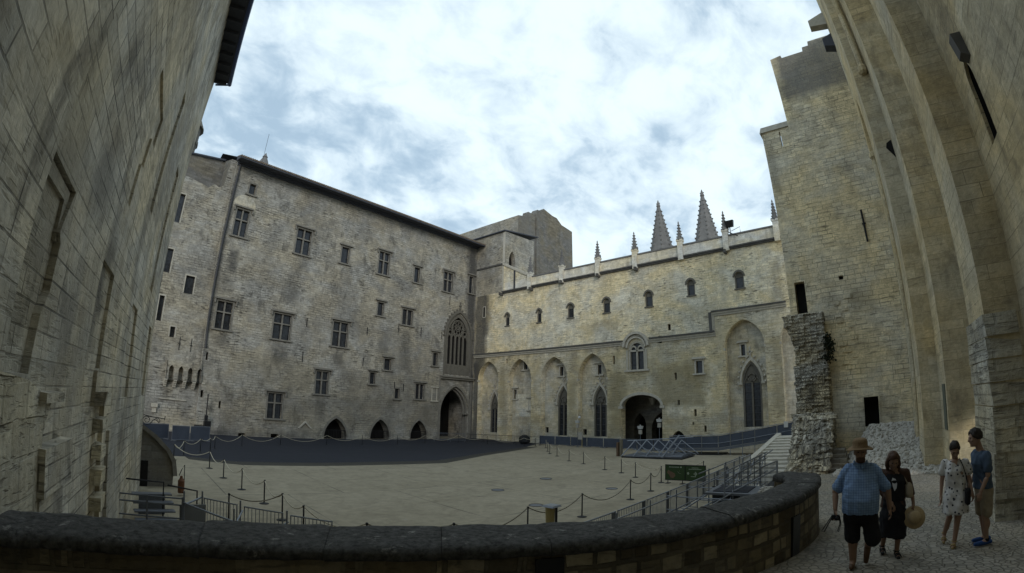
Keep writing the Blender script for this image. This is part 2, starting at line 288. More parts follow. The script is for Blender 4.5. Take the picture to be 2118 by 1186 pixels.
def floorcov():
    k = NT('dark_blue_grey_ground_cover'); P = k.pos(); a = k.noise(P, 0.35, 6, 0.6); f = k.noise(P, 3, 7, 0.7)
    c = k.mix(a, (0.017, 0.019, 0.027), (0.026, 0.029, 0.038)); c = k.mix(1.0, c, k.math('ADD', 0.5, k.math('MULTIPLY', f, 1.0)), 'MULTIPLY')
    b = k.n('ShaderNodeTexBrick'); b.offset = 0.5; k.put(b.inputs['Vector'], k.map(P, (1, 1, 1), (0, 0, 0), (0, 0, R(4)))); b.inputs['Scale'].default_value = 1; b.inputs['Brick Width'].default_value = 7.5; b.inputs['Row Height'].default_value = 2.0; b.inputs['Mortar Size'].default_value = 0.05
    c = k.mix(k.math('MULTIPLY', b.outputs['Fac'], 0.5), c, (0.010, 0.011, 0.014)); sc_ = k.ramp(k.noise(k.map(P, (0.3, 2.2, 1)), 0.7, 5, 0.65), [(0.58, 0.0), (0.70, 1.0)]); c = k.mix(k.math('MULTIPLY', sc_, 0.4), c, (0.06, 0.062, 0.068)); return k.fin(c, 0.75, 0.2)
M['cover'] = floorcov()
M['brown_strip'] = plain('brown_packed_earth', (0.045, 0.041, 0.033), 0.9, vary=0.5, scale=1.4)
def cobble():
    k = NT('worn_cobbled_walk'); P = k.pos()
    v = k.n('ShaderNodeTexVoronoi'); v.feature = 'DISTANCE_TO_EDGE'; v.inputs['Scale'].default_value = 8.5; k.put(v.inputs['Vector'], P)
    v2 = k.n('ShaderNodeTexVoronoi'); v2.inputs['Scale'].default_value = 8.5; k.put(v2.inputs['Vector'], P)
    s = k.n('ShaderNodeSeparateColor'); k.l(v2.outputs['Color'], s.inputs[0])
    a = k.noise(P, 0.7, 6, 0.65); c = k.mix(s.outputs[0], (0.21, 0.195, 0.165), (0.33, 0.305, 0.26)); c = k.mix(k.ramp(a, [(0.42, 0.0), (0.62, 1.0)]), c, (0.31, 0.275, 0.215))
    pale = k.ramp(k.noise(P, 3.2, 4), [(0.66, 0.0), (0.72, 1.0)]); c = k.mix(k.math('MULTIPLY', pale, 0.5), c, (0.46, 0.43, 0.37))
    e = k.ramp(v.outputs['Distance'], [(0.0, 0.0), (0.12, 1.0)]); c = k.mix(k.math('MULTIPLY', k.math('SUBTRACT', 1.0, e), 0.5), c, (0.085, 0.075, 0.06))
    k.bump(k.math('ADD', e, k.math('MULTIPLY', a, 0.8)), 0.8, 0.03); return k.fin(c, 0.9, 0.15)
M['cobble'] = cobble()
def coping():
    k = NT('blackened_lichen_coping'); P = k.pos(); f = k.noise(P, 14, 8, 0.7); a = k.noise(P, 2.2, 7, 0.65, 0.4)
    c = k.mix(k.ramp(f, [(0.35, 0.0), (0.75, 1.0)]), (0.035, 0.034, 0.033), (0.13, 0.127, 0.12))
    c = k.mix(k.math('MULTIPLY', k.ramp(k.noise(P, 4.5, 6, 0.6, 0.3), [(0.60, 0.0), (0.68, 1.0)]), k.ramp(f, [(0.45, 0.0), (0.6, 0.8)])), c, (0.30, 0.29, 0.265))
    k.bump(k.math('ADD', f, a), 0.7, 0.03); return k.fin(c, 0.95, 0.1)
M['coping'] = coping()
M['parapet'] = stone('dark_rubble_parapet_stone', (0.13, 0.107, 0.075), (0.30, 0.26, 0.19), 0.36, 0.21, joint=0.03, joint_dark=0.7, patch=0.5, patch_col=(0.10, 0.09, 0.07), seed=19.0, warp=0.11, erode=0.6, bump=0.9, var=0.6, grime=0.6)

# ------------------------------------------------------------------ mesh helpers
class MB:
    def __init__(s): s.v, s.f = [], []
    def add(s, vs, fs):
        o = len(s.v); s.v += [tuple(v) for v in vs]; s.f += [tuple(i + o for i in f) for f in fs]; return s
    def hexa(s, P): return s.add(P, [(0, 3, 2, 1), (4, 5, 6, 7), (0, 1, 5, 4), (1, 2, 6, 5), (2, 3, 7, 6), (3, 0, 4, 7)])
    def box(s, x0, x1, y0, y1, z0, z1):
        return s.hexa([(x0, y0, z0), (x1, y0, z0), (x1, y1, z0), (x0, y1, z0), (x0, y0, z1), (x1, y0, z1), (x1, y1, z1), (x0, y1, z1)])
    def fbox(s, fr, u0, u1, z0, z1, d0, d1):
        return s.hexa([fr(u0, z0, d0), fr(u1, z0, d0), fr(u1, z0, d1), fr(u0, z0, d1), fr(u0, z1, d0), fr(u1, z1, d0), fr(u1, z1, d1), fr(u0, z1, d1)])
    def tube(s, path, r, n=6, closed=False, caps=True):
        P = [Vector(p) for p in path]; m = len(P); vs = []; up0 = Vector((0, 0, 1))
        rr = r if isinstance(r, (list, tuple)) else [r] * m
        for i, p in enumerate(P):
            if closed: t = (P[(i + 1) % m] - P[i - 1])
            else: t = P[min(i + 1, m - 1)] - P[max(i - 1, 0)]
            t.normalize(); a = up0 if abs(t.z) < 0.95 else Vector((1, 0, 0))
            x = t.cross(a).normalized(); y = x.cross(t).normalized()
            for k in range(n):
                an = 2 * math.pi * k / n; vs.append(p + (x * math.cos(an) + y * math.sin(an)) * rr[i])
        fs = []
        for i in range(m if closed else m - 1):
            j = (i + 1) % m
            for k in range(n): fs.append((i * n + k, i * n + (k + 1) % n, j * n + (k + 1) % n, j * n + k))
        if caps and not closed: fs.append(tuple(range(n - 1, -1, -1))); fs.append(tuple((m - 1) * n + k for k in range(n)))
        return s.add(vs, fs)
    def lathe(s, c, prof, n=12, phase=0.0):
        vs = []
        for r, z in prof:
            for k in range(n):
                a = 2 * math.pi * k / n + phase; vs.append((c[0] + r * math.cos(a), c[1] + r * math.sin(a), c[2] + z))
        fs = []
        for i in range(len(prof) - 1):
            for k in range(n): fs.append((i * n + k, i * n + (k + 1) % n, (i + 1) * n + (k + 1) % n, (i + 1) * n + k))
        fs.append(tuple(range(n - 1, -1, -1))); fs.append(tuple((len(prof) - 1) * n + k for k in range(n)))
        return s.add(vs, fs)
    def prism(s, fr, poly, d0, d1, caps=True):
        n = len(poly); vs = [fr(u, z, d0) for u, z in poly] + [fr(u, z, d1) for u, z in poly]
        fs = [(i, (i + 1) % n, n + (i + 1) % n, n + i) for i in range(n)]
        if caps:
            for t in tessellate_polygon([[Vector((u, z, 0)) for u, z in poly]]): fs.append(tuple(t)); fs.append(tuple(n + i for i in reversed(t)))
        return s.add(vs, fs)
    def band(s, fr, inner, outer, d0, d1):
        """solid band between two open polylines (an arch moulding)"""
        n = len(inner); vs = []
        for d in (d0, d1): vs += [fr(u, z, d) for u, z in inner] + [fr(u, z, d) for u, z in outer]
        fs = []
        for i in range(n - 1):
            fs += [(i, i + 1, n + i + 1, n + i), (2 * n + i, 3 * n + i, 3 * n + i + 1, 2 * n + i + 1), (n + i, n + i + 1, 3 * n + i + 1, 3 * n + i), (i, 2 * n + i, 2 * n + i + 1, i + 1)]
        fs += [(0, n, 3 * n, 2 * n), (n - 1, 3 * n - 1, 4 * n - 1, 2 * n - 1)]
        return s.add(vs, fs)
    def facade(s, fr, outer, holes, d=0.0):
        """a wall face with openings; each opening is (polygon, reveal depth)"""
        loops = [outer] + [h[0] for h in holes]
        flat = [p for lp in loops for p in lp]
        tr = tessellate_polygon([[Vector((u, z, 0)) for u, z in lp] for lp in loops])
        s.add([fr(u, z, d) for u, z in flat], [tuple(t) for t in tr])
        for poly, dep in holes:
            n = len(poly)
            s.add([fr(u, z, d) for u, z in poly] + [fr(u, z, d + dep) for u, z in poly], [(i, (i + 1) % n, n + (i + 1) % n, n + i) for i in range(n)])
        return s
    def panel(s, fr, poly, d):
        n = len(poly); s.add([fr(u, z, d) for u, z in poly], [tuple(t) for t in tessellate_polygon([[Vector((u, z, 0)) for u, z in poly]])]); return s
    def ball(s, c, rx, ry=None, rz=None, n=8, m=6):
        ry = ry or rx; rz = rz or rx; vs = []; fs = []
        for i in range(m + 1):
            t = math.pi * i / m
            for k in range(n):
                a = 2 * math.pi * k / n; vs.append((c[0] + rx * math.sin(t) * math.cos(a), c[1] + ry * math.sin(t) * math.sin(a), c[2] + rz * math.cos(t)))
        for i in range(m):
            for k in range(n): fs.append((i * n + k, (i + 1) * n + k, (i + 1) * n + (k + 1) % n, i * n + (k + 1) % n))
        return s.add(vs, fs)
    def jitter(s, a, sc_=1.0, seed=0):
        s.v = [tuple(Vector(v) + mnoise.noise_vector(Vector(v) * sc_ + Vector((seed, seed, seed))) * a) for v in s.v]; return s
    def build(s, name, mat, parent=None, smooth=False):
        me = bpy.data.meshes.new(name); me.from_pydata(s.v, [], s.f); me.update()
        finish_uv(me)
        me.materials.append(M[mat] if isinstance(mat, str) else mat)
        if smooth: me.polygons.foreach_set('use_smooth', [True] * len(me.polygons))
        return link(name, me, parent)

def finish_uv(me):
    uv = me.uv_layers.new(name='UVMap'); V = me.vertices; data = uv.data
    for p in me.polygons:
        n = p.normal
        if abs(n.z) > 0.75:
            for li in p.loop_indices: c = V[me.loops[li].vertex_index].co; data[li].uv = (c.x, c.y)
        else:
            t = Vector((-n.y, n.x, 0)); t = t.normalized() if t.length > 1e-6 else Vector((1, 0, 0))
            if abs(t.x) >= abs(t.y): t = t if t.x > 0 else -t
            else: t = t if t.y < 0 else -t
            for li in p.loop_indices: c = V[me.loops[li].vertex_index].co; data[li].uv = (c.x * t.x + c.y * t.y, c.z)

def link(name, data, parent=None):
    o = bpy.data.objects.new(name, data); col.objects.link(o)
    if parent is not None:
        o.parent = parent; o.matrix_parent_inverse = parent.matrix_world.inverted()
    return o
def tag(o, label=None, cat=None, group=None, kind=None):
    if label: o['label'] = label
    if cat: o['category'] = cat
    if group: o['group'] = group
    if kind: o['kind'] = kind
    return o
def thing(name, label, cat, loc=(0, 0, 0), rz=0.0, group=None):
    o = bpy.data.objects.new(name, None); col.objects.link(o)
    o.empty_display_size = 0.3; o.matrix_world = Matrix.Translation(loc) @ Matrix.Rotation(rz, 4, 'Z')
    return tag(o, label, cat, group)
def dup(root, loc, rz=0.0, label=None, group=None):
    """a copy of a thing with copies of its parts and their sub-parts"""
    def cp(o, par):
        c = o.copy(); col.objects.link(c)
        if par is not None: c.parent = par
        for ch in o.children: cp(ch, c)
        return c
    r = cp(root, None); r.matrix_world = Matrix.Translation(loc) @ Matrix.Rotation(rz, 4, 'Z')
    if label: r['label'] = label
    if group: r['group'] = group
    return r
def local(root, mb, name, mat, parent=None, smooth=False):
    """build a part whose mesh is given in the thing's own coordinates"""
    o = mb.build(name, mat, None, smooth); o.parent = parent or root
    return o

def rect(c, w, z0, z1): return [(c - w / 2, z0), (c + w / 2, z0), (c + w / 2, z1), (c - w / 2, z1)]
def arch_line(c, w, zs, za, n=10):
    """polyline of an arch head from the left spring over the crown to the right spring"""
    a, h = w / 2, za - zs
    if h >= a:
        rad = (a * a + h * h) / (2 * a); pts = []
        t1 = math.atan2(h, rad - a) if rad > a else math.pi / 2
        for i in range(n + 1):
            t = t1 * i / n; pts.append((c - a + rad - rad * math.cos(t), zs + rad * math.sin(t)))
        return pts + [(2 * c - u, z) for u, z in reversed(pts[:-1])]
    return [(c - a * math.cos(math.pi * i / (2 * n)), zs + h * math.sin(math.pi * i / (2 * n))) for i in range(2 * n + 1)]
def arch(c, w, z0, zs, za, n=10): return [(c - w / 2, z0)] + arch_line(c, w, zs, za, n) + [(c + w / 2, z0)]
ORD = ['first', 'second', 'third', 'fourth', 'fifth', 'sixth', 'seventh', 'eighth', 'ninth', 'tenth', 'eleventh', 'twelfth', 'thirteenth', 'fourteenth', 'fifteenth', 'sixteenth']

# ================================================================== GROUND
def walk_z(x): return 2.3 - 0.035 * x
g = MB().add([(-120, -150, 0), (160, -150, 0), (160, 160, 0), (-120, 160, 0)], [(0, 1, 2, 3)])
tag(g.build('courtyard_ground', 'court'), kind='structure')
cov = [(6.9, 33.2), (9.9, 31.6), (20.2, 31.0), (25.6, 30.2), (32.8, 32.6), (43.6, 35.6), (49.3, 38.2), (49.3, 50.6), (4.0, 50.9), (4.0, 33.2)]
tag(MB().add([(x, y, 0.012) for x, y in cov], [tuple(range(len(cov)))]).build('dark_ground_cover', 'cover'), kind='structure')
st = [(6.9, 32.0), (9.83, 30.2), (20.1, 29.4), (25.2, 28.6), (32.5, 31.4), (44.4, 34.6), (43.6, 35.6), (32.8, 32.6), (25.6, 30.2), (20.2, 31.0), (9.9, 31.6), (6.9, 33.2)]
n = len(st) // 2
tag(MB().add([(x, y, 0.008) for x, y in st], [(i, i + 1, len(st) - 2 - i, len(st) - 1 - i) for i in range(n - 1)]).build('earth_strip', 'brown_strip'), kind='structure')

# parapet line: inner (court side) and outer (walk side) edges of the coping
PIN = [(-1.35, 5.95), (-.3, 5.92), (0.9, 5.75), (1.83, 5.5), (3.37, 4.8), (4.59, 3.96), (5.77, 3.07), (6.91, 2.4), (8.4, 1.80), (9.45, 1.62), (10.05, 1.70), (10.35, 2.0)]
POUT = [(-1.25, 5.12), (-.3, 5.10), (0.67, 4.92), (1.5, 4.62), (2.75, 4.02), (3.95, 3.22), (5.1, 2.4), (6.35, 1.72), (8.0, 1.14), (9.6, 0.96), (10.6, 1.15), (10.95, 1.75)]
def subdiv(P, n=3):
    out = []
    for i in range(len(P) - 1):
        p0 = Vector(P[max(i - 1, 0)]); p1 = Vector(P[i]); p2 = Vector(P[i + 1]); p3 = Vector(P[min(i + 2, len(P) - 1)])
        for k in range(n):
            t = k / n; out.append(0.5 * ((2 * p1) + (p2 - p0) * t + (2 * p0 - 5 * p1 + 4 * p2 - p3) * t * t + (3 * p1 - p0 - 3 * p2 + p3) * t ** 3))
    return out + [Vector(P[-1])]
pin, pout = subdiv(PIN, 5), subdiv(POUT, 5)
# the walk: a ramp of cobbles behind the parapet
wv = [(p.x, p.y) for p in pout] + [(17.0, 2.2), (23, 2.0), (30, 2.3), (30, -4), (-16, -4), (-16, 5.0)]
tag(MB().add([(x, y, walk_z(x)) for x, y in wv], [tuple(t) for t in tessellate_polygon([[Vector((x, y, 0)) for x, y in wv]])]).build('cobbled_walk', 'cobble'), kind='structure')
par = thing('parapet_wall', 'low curved stone parapet with a blackened rounded coping in the foreground', 'parapet', (3.5, 4.4, 2.0))
TOP = 2.96
prof = [(.0, -.15), (-.015, -.06), (.03, -.015), (.15, .0), (.5, .006), (.88, .003), (.99, -.02), (1.02, -.065), (1.015, -.12), (.985, -.15)]
m = len(pin); k = len(prof); random.seed(41)
cuts = [0, 4, 9, 13, 18, 22, 26, 31, 35, 40, 44, 49, m - 1]
for i0, i1 in zip(cuts[:-1], cuts[1:]):                # the coping is laid in separate long stones
    b = MB(); dz0 = random.uniform(-.012, .012); nn = (i1 - i0) * 3
    for q in range(nn + 1):
        f_ = i0 + (i1 - i0) * (.0025 + .995 * q / nn); i = min(int(f_), m - 2); a_ = pin[i].lerp(pin[i + 1], f_ - i); c_ = pout[i].lerp(pout[i + 1], f_ - i)
        en = min(q, nn - q); wz = -.006 if en == 0 else 0
        for t, dz in prof:
            p = a_.lerp(c_, .5 + (t - .5) * (.993 if en == 0 else 1)); b.v.append((p.x, p.y, TOP + dz + dz0 + wz))
    for q in range(nn):
        for j in range(k - 1): b.f.append((q * k + j, q * k + j + 1, (q + 1) * k + j + 1, (q + 1) * k + j))
        b.f.append((q * k + k - 1, q * k, (q + 1) * k, (q + 1) * k + k - 1))
    b.f.append(tuple(range(k))); b.f.append(tuple(nn * k + j for j in range(k)))
    b.jitter(.018, 2.2).jitter(.013, 7.0).build('coping_stone', 'coping', par, True)
b = MB()
for i in range(m):
    a_, c_ = pin[i].lerp(pout[i], .1), pin[i].lerp(pout[i], .93)
    o_ = pin[i].lerp(pout[i], 1.06)
    b.v += [(a_.x, a_.y, -0.3), (a_.x, a_.y, TOP - .145), (c_.x, c_.y, TOP - .145), (o_.x, o_.y, -0.3)]
for i in range(m - 1):
    for j in range(3): b.f.append((i * 4 + j, i * 4 + j + 1, i * 4 + j + 5, i * 4 + j + 4))
b.f.append((0, 1, 2, 3)); b.f.append(tuple((m - 1) * 4 + j for j in range(4)))
b.build('wall', 'parapet', par)
b = MB()                                             # black blocks painted in for dark drain slots on the walk side
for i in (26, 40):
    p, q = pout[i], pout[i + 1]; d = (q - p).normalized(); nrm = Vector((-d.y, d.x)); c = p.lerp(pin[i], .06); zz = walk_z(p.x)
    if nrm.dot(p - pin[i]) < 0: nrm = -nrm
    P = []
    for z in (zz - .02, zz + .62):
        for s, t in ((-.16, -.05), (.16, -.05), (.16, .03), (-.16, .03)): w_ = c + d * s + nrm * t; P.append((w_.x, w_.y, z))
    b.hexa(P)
b.build('dark_slot', 'black', par)

# ================================================================== LEFT WING (Y = 50.5)
YL = 50.5
def FL(u, z, d): return (u, YL + d, z)
wing = thing('palace_wing', 'long grey stone wing with cross windows and a straight dark tiled eave', 'building', (30, YL, 0))
holes = []
cross = {'b': (13.25, 1.44, 20.62, 23.66, 1), 'c': (20.92, 1.81, 20.5, 23.5, 1), 'e': (32.35, 1.6, 20.7, 23.69, 1), 'g': (43.5, 1.69, 20.65, 23.54, 1), 'i': (13.07, 1.65, 10.61, 13.45, 1),
         'j': (19.68, 2.04, 10.54, 13.32, 1), 'k': (27.03, 1.98, 10.74, 13.62, 1), 'n': (25.16, 1.54, 5.08, 7.62, 1), 'o': (19.69, 1.66, 2.04, 4.71, 1)}
double = {'m': (36.73, 1.62, 14.81, 16.86, 0), 's': (39.45, 1.41, 5.29, 7.27, 0)}
single = {'d': (26.6, 1.04, 20.8, 22.84, 0), 'f': (37.81, .88, 20.81, 22.92, 0), 'h': (48.1, .85, 21.33, 23.98, 0), 'l': (32.44, .87, 15.35, 17.04, 0), 'p': (31.96, .73, 6.77, 8.18, 0),
          'q': (34.09, 1.01, 8.68, 10.08, 0), 'r': (35.79, .72, 5.18, 6.46, 0), 'u': (41.84, .77, 9.95, 11.69, 0), 'a': (13.73, .71, 25.65, 26.92, 0)}
slits = [(11.86, .23, 7.31, 8.07), (11.75, .28, 3.6, 4.31), (13.68, .26, 2.67, 3.39), (16.25, .8, -.25, .32), (19.91, .9, -.25, .4)]
for d_ in (cross, double, single):
    for c, w, z0, z1, _ in d_.values(): holes.append((rect(c, w, z0, z1), 0.45))
for c, w, z0, z1 in slits: holes.append((rect(c, w, z0, z1), 0.8))
doors = [(27.32, 2.95, .25, 2.42), (33.5, 2.8, .3, 2.5), (39.55, 2.75, .3, 2.5)]
for c, w, zs, za in doors: holes.append((arch(c, w, -0.3, zs, za), 1.2))
PORT = (45.75, 5.3, 3.6, 7.4); TRC = (45.95, 4.75, 14.4, 17.9)
holes.append((arch(PORT[0], PORT[1], -0.3, PORT[2], PORT[3], 14), 1.0))
holes.append((arch(TRC[0], TRC[1], 10.26, TRC[2], TRC[3], 14), 0.55))
b = MB().facade(FL, [(11.4, -.5), (49.2, -.5), (49.2, 29.0), (11.4, 29.0)], holes)
b.add([(11.4, YL, -.5), (11.4, 66, -.5), (11.4, 66, 29.0), (11.4, YL, 29.0), (49.2, YL, -.5), (49.2, 66, -.5), (49.2, 66, 29.0), (49.2, YL, 29.0)], [(0, 1, 2, 3), (4, 5, 6, 7), (1, 5, 6, 2)])
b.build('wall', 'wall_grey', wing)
rf = MB().hexa([(11.2, YL - 1.7, 28.72), (49.15, YL - 1.7, 28.72), (49.15, YL + .0, 28.98), (11.2, YL + .0, 28.98), (11.2, YL - 1.7, 28.9), (49.15, YL - 1.7, 28.9), (49.15, YL, 29.5), (11.2, YL, 29.5)])
rf.add([(11.2, YL, 29.5), (49.0, YL, 29.5), (49.0, 58.5, 33.2), (11.0, 58.5, 33.2), (49.0, 66.5, 30.0), (11.0, 66.5, 30.0)], [(0, 1, 2, 3), (3, 2, 4, 5)])
roof = rf.build('roof', 'eave', wing)
b = MB()
for i in range(150):                                   # tile ends along the eave
    x = 11.3 + i * 0.253; b.tube([(x, YL - 1.78, 28.94), (x, YL + .1, 29.56)], .12, 6)
b.build('tile_row', 'tiles', roof)
MB().fbox(FL, 11.4, 49.2, 28.55, 28.97, -.14, 0).fbox(FL, 11.4, 49.2, 28.75, 28.97, -.4, -.14).build('cornice', 'eave', wing)
def window_set(fr, parent, c, w, z0, z1, kind, hood=True, dep=.3, trim=None, sill=True):
    trim = trim or ('trim_grey' if parent is wing else 'trim')
    """stone surround, cross or mullion, hood mould and sill; panes below as a sub-part"""
    b = MB(); s = .17
    b.fbox(fr, c - w / 2 - s, c - w / 2, z0, z1, -.035, .1); b.fbox(fr, c + w / 2, c + w / 2 + s, z0, z1, -.035, .1)
    b.fbox(fr, c - w / 2 - s, c + w / 2 + s, z1, z1 + .2, -.03, .1)
    if hood:
        b.fbox(fr, c - w / 2 - .42, c + w / 2 + .42, z1 + .2, z1 + .33, -.26, .05); b.fbox(fr, c - w / 2 - .34, c + w / 2 + .34, z1 + .33, z1 + .42, -.16, .05)
        b.fbox(fr, c - w / 2 - .40, c - w / 2 - .26, z1 - .25, z1 + .2, -.2, .05) if kind == 'cross' else None
        b.fbox(fr, c + w / 2 + .26, c + w / 2 + .40, z1 - .25, z1 + .2, -.2, .05) if kind == 'cross' else None
    if sill: b.fbox(fr, c - w / 2 - .36, c + w / 2 + .36, z0 - .16, z0, -.2, .2)
    if kind in ('cross', 'double'): b.fbox(fr, c - .075, c + .075, z0, z1, .06, .24)
    if kind == 'cross': zt = z0 + (z1 - z0) * .62; b.fbox(fr, c - w / 2, c - .075, zt - .07, zt + .07, .06, .24); b.fbox(fr, c + .075, c + w / 2, zt - .07, zt + .07, .06, .24)
    f = b.build('window', trim, parent)
    MB().fbox(fr, c - w / 2 - .02, c + w / 2 + .02, z0 - .02, z1 + .02, dep, dep + .02).build('pane', 'glass', f)
    return f
for c, w, z0, z1, h_ in cross.values(): window_set(FL, wing, c, w, z0, z1, 'cross')
for c, w, z0, z1, h_ in double.values(): window_set(FL, wing, c, w, z0, z1, 'double')
for c, w, z0, z1, h_ in single.values(): window_set(FL, wing, c, w, z0, z1, 'single', hood=(w > .72))
b = MB().fbox(FL, 41.5, 42.35, 5.27, 6.84, .0, .04)       # a walled up window
b = MB()
for u0, u1 in ((41.45, 41.58), (42.3, 42.43)): b.fbox(FL, u0, u1, 5.2, 6.95, -.05, .05)
b.fbox(FL, 41.3, 42.58, 6.95, 7.1, -.16, .05).fbox(FL, 41.3, 42.58, 5.05, 5.2, -.16, .05).build('blind_window', 'trim', wing)
b = MB().panel(FL, arch(13.25, 2.6, 23.7, 24.2, 25.4), -.012); b.build('relieving_arch', M['recess_buff'], wing)
for c, w, zs, za in doors:
    b = MB().band(FL, arch_line(c, w, zs, za), arch_line(c, w + .5, zs, za + .3), -.03, .6)
    f = b.build('arched_doorway', 'trim_grey', wing)
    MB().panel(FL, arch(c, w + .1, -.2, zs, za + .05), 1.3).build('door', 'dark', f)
    b = MB()                                            # rail across the opening
    for q in range(15): b.fbox(FL, c - w / 2 + q * w / 14 - .015, c - w / 2 + q * w / 14 + .015, 0, 1.02, .1, .13)
    b.fbox(FL, c - w / 2 - .35, c + w / 2 + .35, 1.02, 1.07, .06, .14).build('railing', 'iron', f)
for c, w, zs, za in doors[:2]: MB().band(FL, arch_line(c, w + .9, 1.3, 3.3), arch_line(c, w + 1.9, 1.3, 3.8), -.012, .02).build('relieving_arch', 'wall_grey', wing)
MB().band(FL, [(22.75, 1.15), (23.4, 1.75), (24.05, 1.15)], [(22.55, 1.15), (23.4, 1.98), (24.25, 1.15)], -.14, 0).build('gable_mark', 'trim', wing)
# portal with stepped mouldings
b = MB()
for q, (g0, g1, d0, d1) in enumerate(((0, .22, .55, .8), (.22, .5, .2, .5), (.5, .8, -.12, .15))):
    b.band(FL, arch_line(PORT[0], PORT[1] - .9 + 2 * g0, PORT[2], PORT[3] - .55 + g0, 14), arch_line(PORT[0], PORT[1] - .9 + 2 * g1, PORT[2], PORT[3] - .55 + g1, 14), d0, d1)
    for sg in (-1, 1):
        u = sorted((PORT[0] + sg * (PORT[1] / 2 - .45 + g0), PORT[0] + sg * (PORT[1] / 2 - .45 + g1))); b.fbox(FL, u[0], u[1], -.2, PORT[2], d0, d1)
b.fbox(FL, PORT[0] + 1.75, PORT[0] + 2.6, 3.4, 3.6, -.1, .8).fbox(FL, PORT[0] - 2.9, PORT[0] + 3.3, 8.3, 8.55, -.35, .0).fbox(FL, PORT[0] - 3.0, PORT[0] + 3.35, 8.55, 8.75, -.55, .0)
for sg in (-3.05, 2.95): b.fbox(FL, PORT[0] + sg, PORT[0] + sg + .22, -.2, 8.3, -.1, .0)
b.build('portal', 'trim_grey', wing)
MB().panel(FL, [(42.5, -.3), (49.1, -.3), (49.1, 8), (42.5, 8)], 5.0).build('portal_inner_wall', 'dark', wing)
# great traceried window
tr = MB(); c, w, zs, za = TRC; iw = w - .9
tr.band(FL, arch_line(c, iw, zs, za - .6, 14), arch_line(c, w, zs, za, 14), .02, .3)
for sg in (-1, 1): u = sorted((c + sg * iw / 2, c + sg * w / 2)); tr.fbox(FL, u[0], u[1], 10.26, zs, .02, .3)
lw = iw / 5
for q in range(1, 5): tr.fbox(FL, c - iw / 2 + q * lw - .1, c - iw / 2 + q * lw + .1, 10.4, zs + .15, .12, .34)
for q in range(5): tr.band(FL, arch_line(c - iw / 2 + (q + .5) * lw, lw - .2, zs - .3, zs + .25, 5), arch_line(c - iw / 2 + (q + .5) * lw, lw + .02, zs - .3, zs + .5, 5), .14, .3)
def ring(cx, cz, r0, r1, d0, d1, n=20):
    a = [(cx + r0 * math.cos(2 * math.pi * i / n), cz + r0 * math.sin(2 * math.pi * i / n)) for i in range(n + 1)]
    o = [(cx + r1 * math.cos(2 * math.pi * i / n), cz + r1 * math.sin(2 * math.pi * i / n)) for i in range(n + 1)]
    return a, o
a, o = ring(c, zs + 1.35, 1.06, 1.2, 0, 0); tr.band(FL, a, o, .1, .34)
for q in range(8):
    an = q * math.pi / 4 + .2; a, o = ring(c + .72 * math.cos(an), zs + 1.35 + .72 * math.sin(an), .23, .32, 0, 0, 12); tr.band(FL, a, o, .12, .32)
a, o = ring(c, zs + 1.35, .18, .32, 0, 0, 12); tr.band(FL, a, o, .1, .34)
for sg in (-1, 1):
    a, o = ring(c + sg * 1.42, zs + .55, .32, .44, 0, 0, 14); tr.band(FL, a, o, .12, .34)
    a, o = ring(c + sg * 1.3, zs + 1.35, .12, .22, 0, 0, 10); tr.band(FL, a, o, .14, .34)
tr.fbox(FL, c - iw / 2, c + iw / 2, 10.26, 10.45, .05, .4).fbox(FL, c - w / 2, c + w / 2, 9.0, 10.26, -.03, .0)
for q in range(6): tr.fbox(FL, c - iw / 2 + q * lw - .08, c - iw / 2 + q * lw + .08, 9.0, 10.26, -.1, -.03)
for sg in (-1, 1): tr.fbox(FL, c + sg * (w / 2 + .18) - .09, c + sg * (w / 2 + .18) + .09, 8.8, zs, -.16, 0)
tw = tr.build('traceried_window', 'tracery', wing)
hd = MB().band(FL, arch_line(c, w + .2, zs, za + .1, 14), arch_line(c, w + .75, zs, za + .5, 14), -.22, .02)
for i, (u, z) in enumerate(arch_line(c, w + 1.0, zs, za + .7, 9)):
    hd.ball(FL(u, z, -.12), .13, .14, .16, 6, 4)
hd.box(c + .0, c + .16, YL - .2, YL, za + .5, za + 1.5).ball((c + .08, YL - .1, za + 1.15), .28, .18, .16, 6, 4).ball((c + .08, YL - .1, za + 1.55), .12, .12, .22, 6, 4)
hd.build('crocketed_hood', 'tracery', tw)
MB().panel(FL, arch(c, w, 10.2, zs, za), .5).build('pane', 'dark', tw)
b = MB()
for x, z0, z1 in ((22.6, 12.44, 13.4), (22.5, 8.4, 9.6), (30.73, 12.64, 13.59), (30.46, 8.81, 9.83), (35.42, 13.7, 14.81), (39.13, 13.7, 14.85), (42.8, 13.76, 15.06), (35.3, 6.42, 7.3), (36.72, 6.21, 7.11), (44.0, 18.9, 20.2)):
    MB().fbox(FL, x - .03, x + .03, z0, z1, -.07, 0).build('wall_anchor', 'iron', wing)
MB().tube([(11.75, YL - .12, 29.0), (11.6, YL - .12, 20), (11.5, YL - .12, 11.0), (11.6, YL - .12, 8.5)], .09, 8).build('downpipe', 'lead', wing)
b = MB().lathe((16.5, 58, 33.0), [(.9, 0), (.55, .9), (.3, 1.4), (.38, 1.5), (.2, 1.75), (.05, 2.1)], 8); b.build('roof_finial', 'spire', wing)
MB().tube([(16.0, 57.0, 32.5), (16.0, 57.0, 37.4)], .025, 5).build('antenna', 'lead', wing)

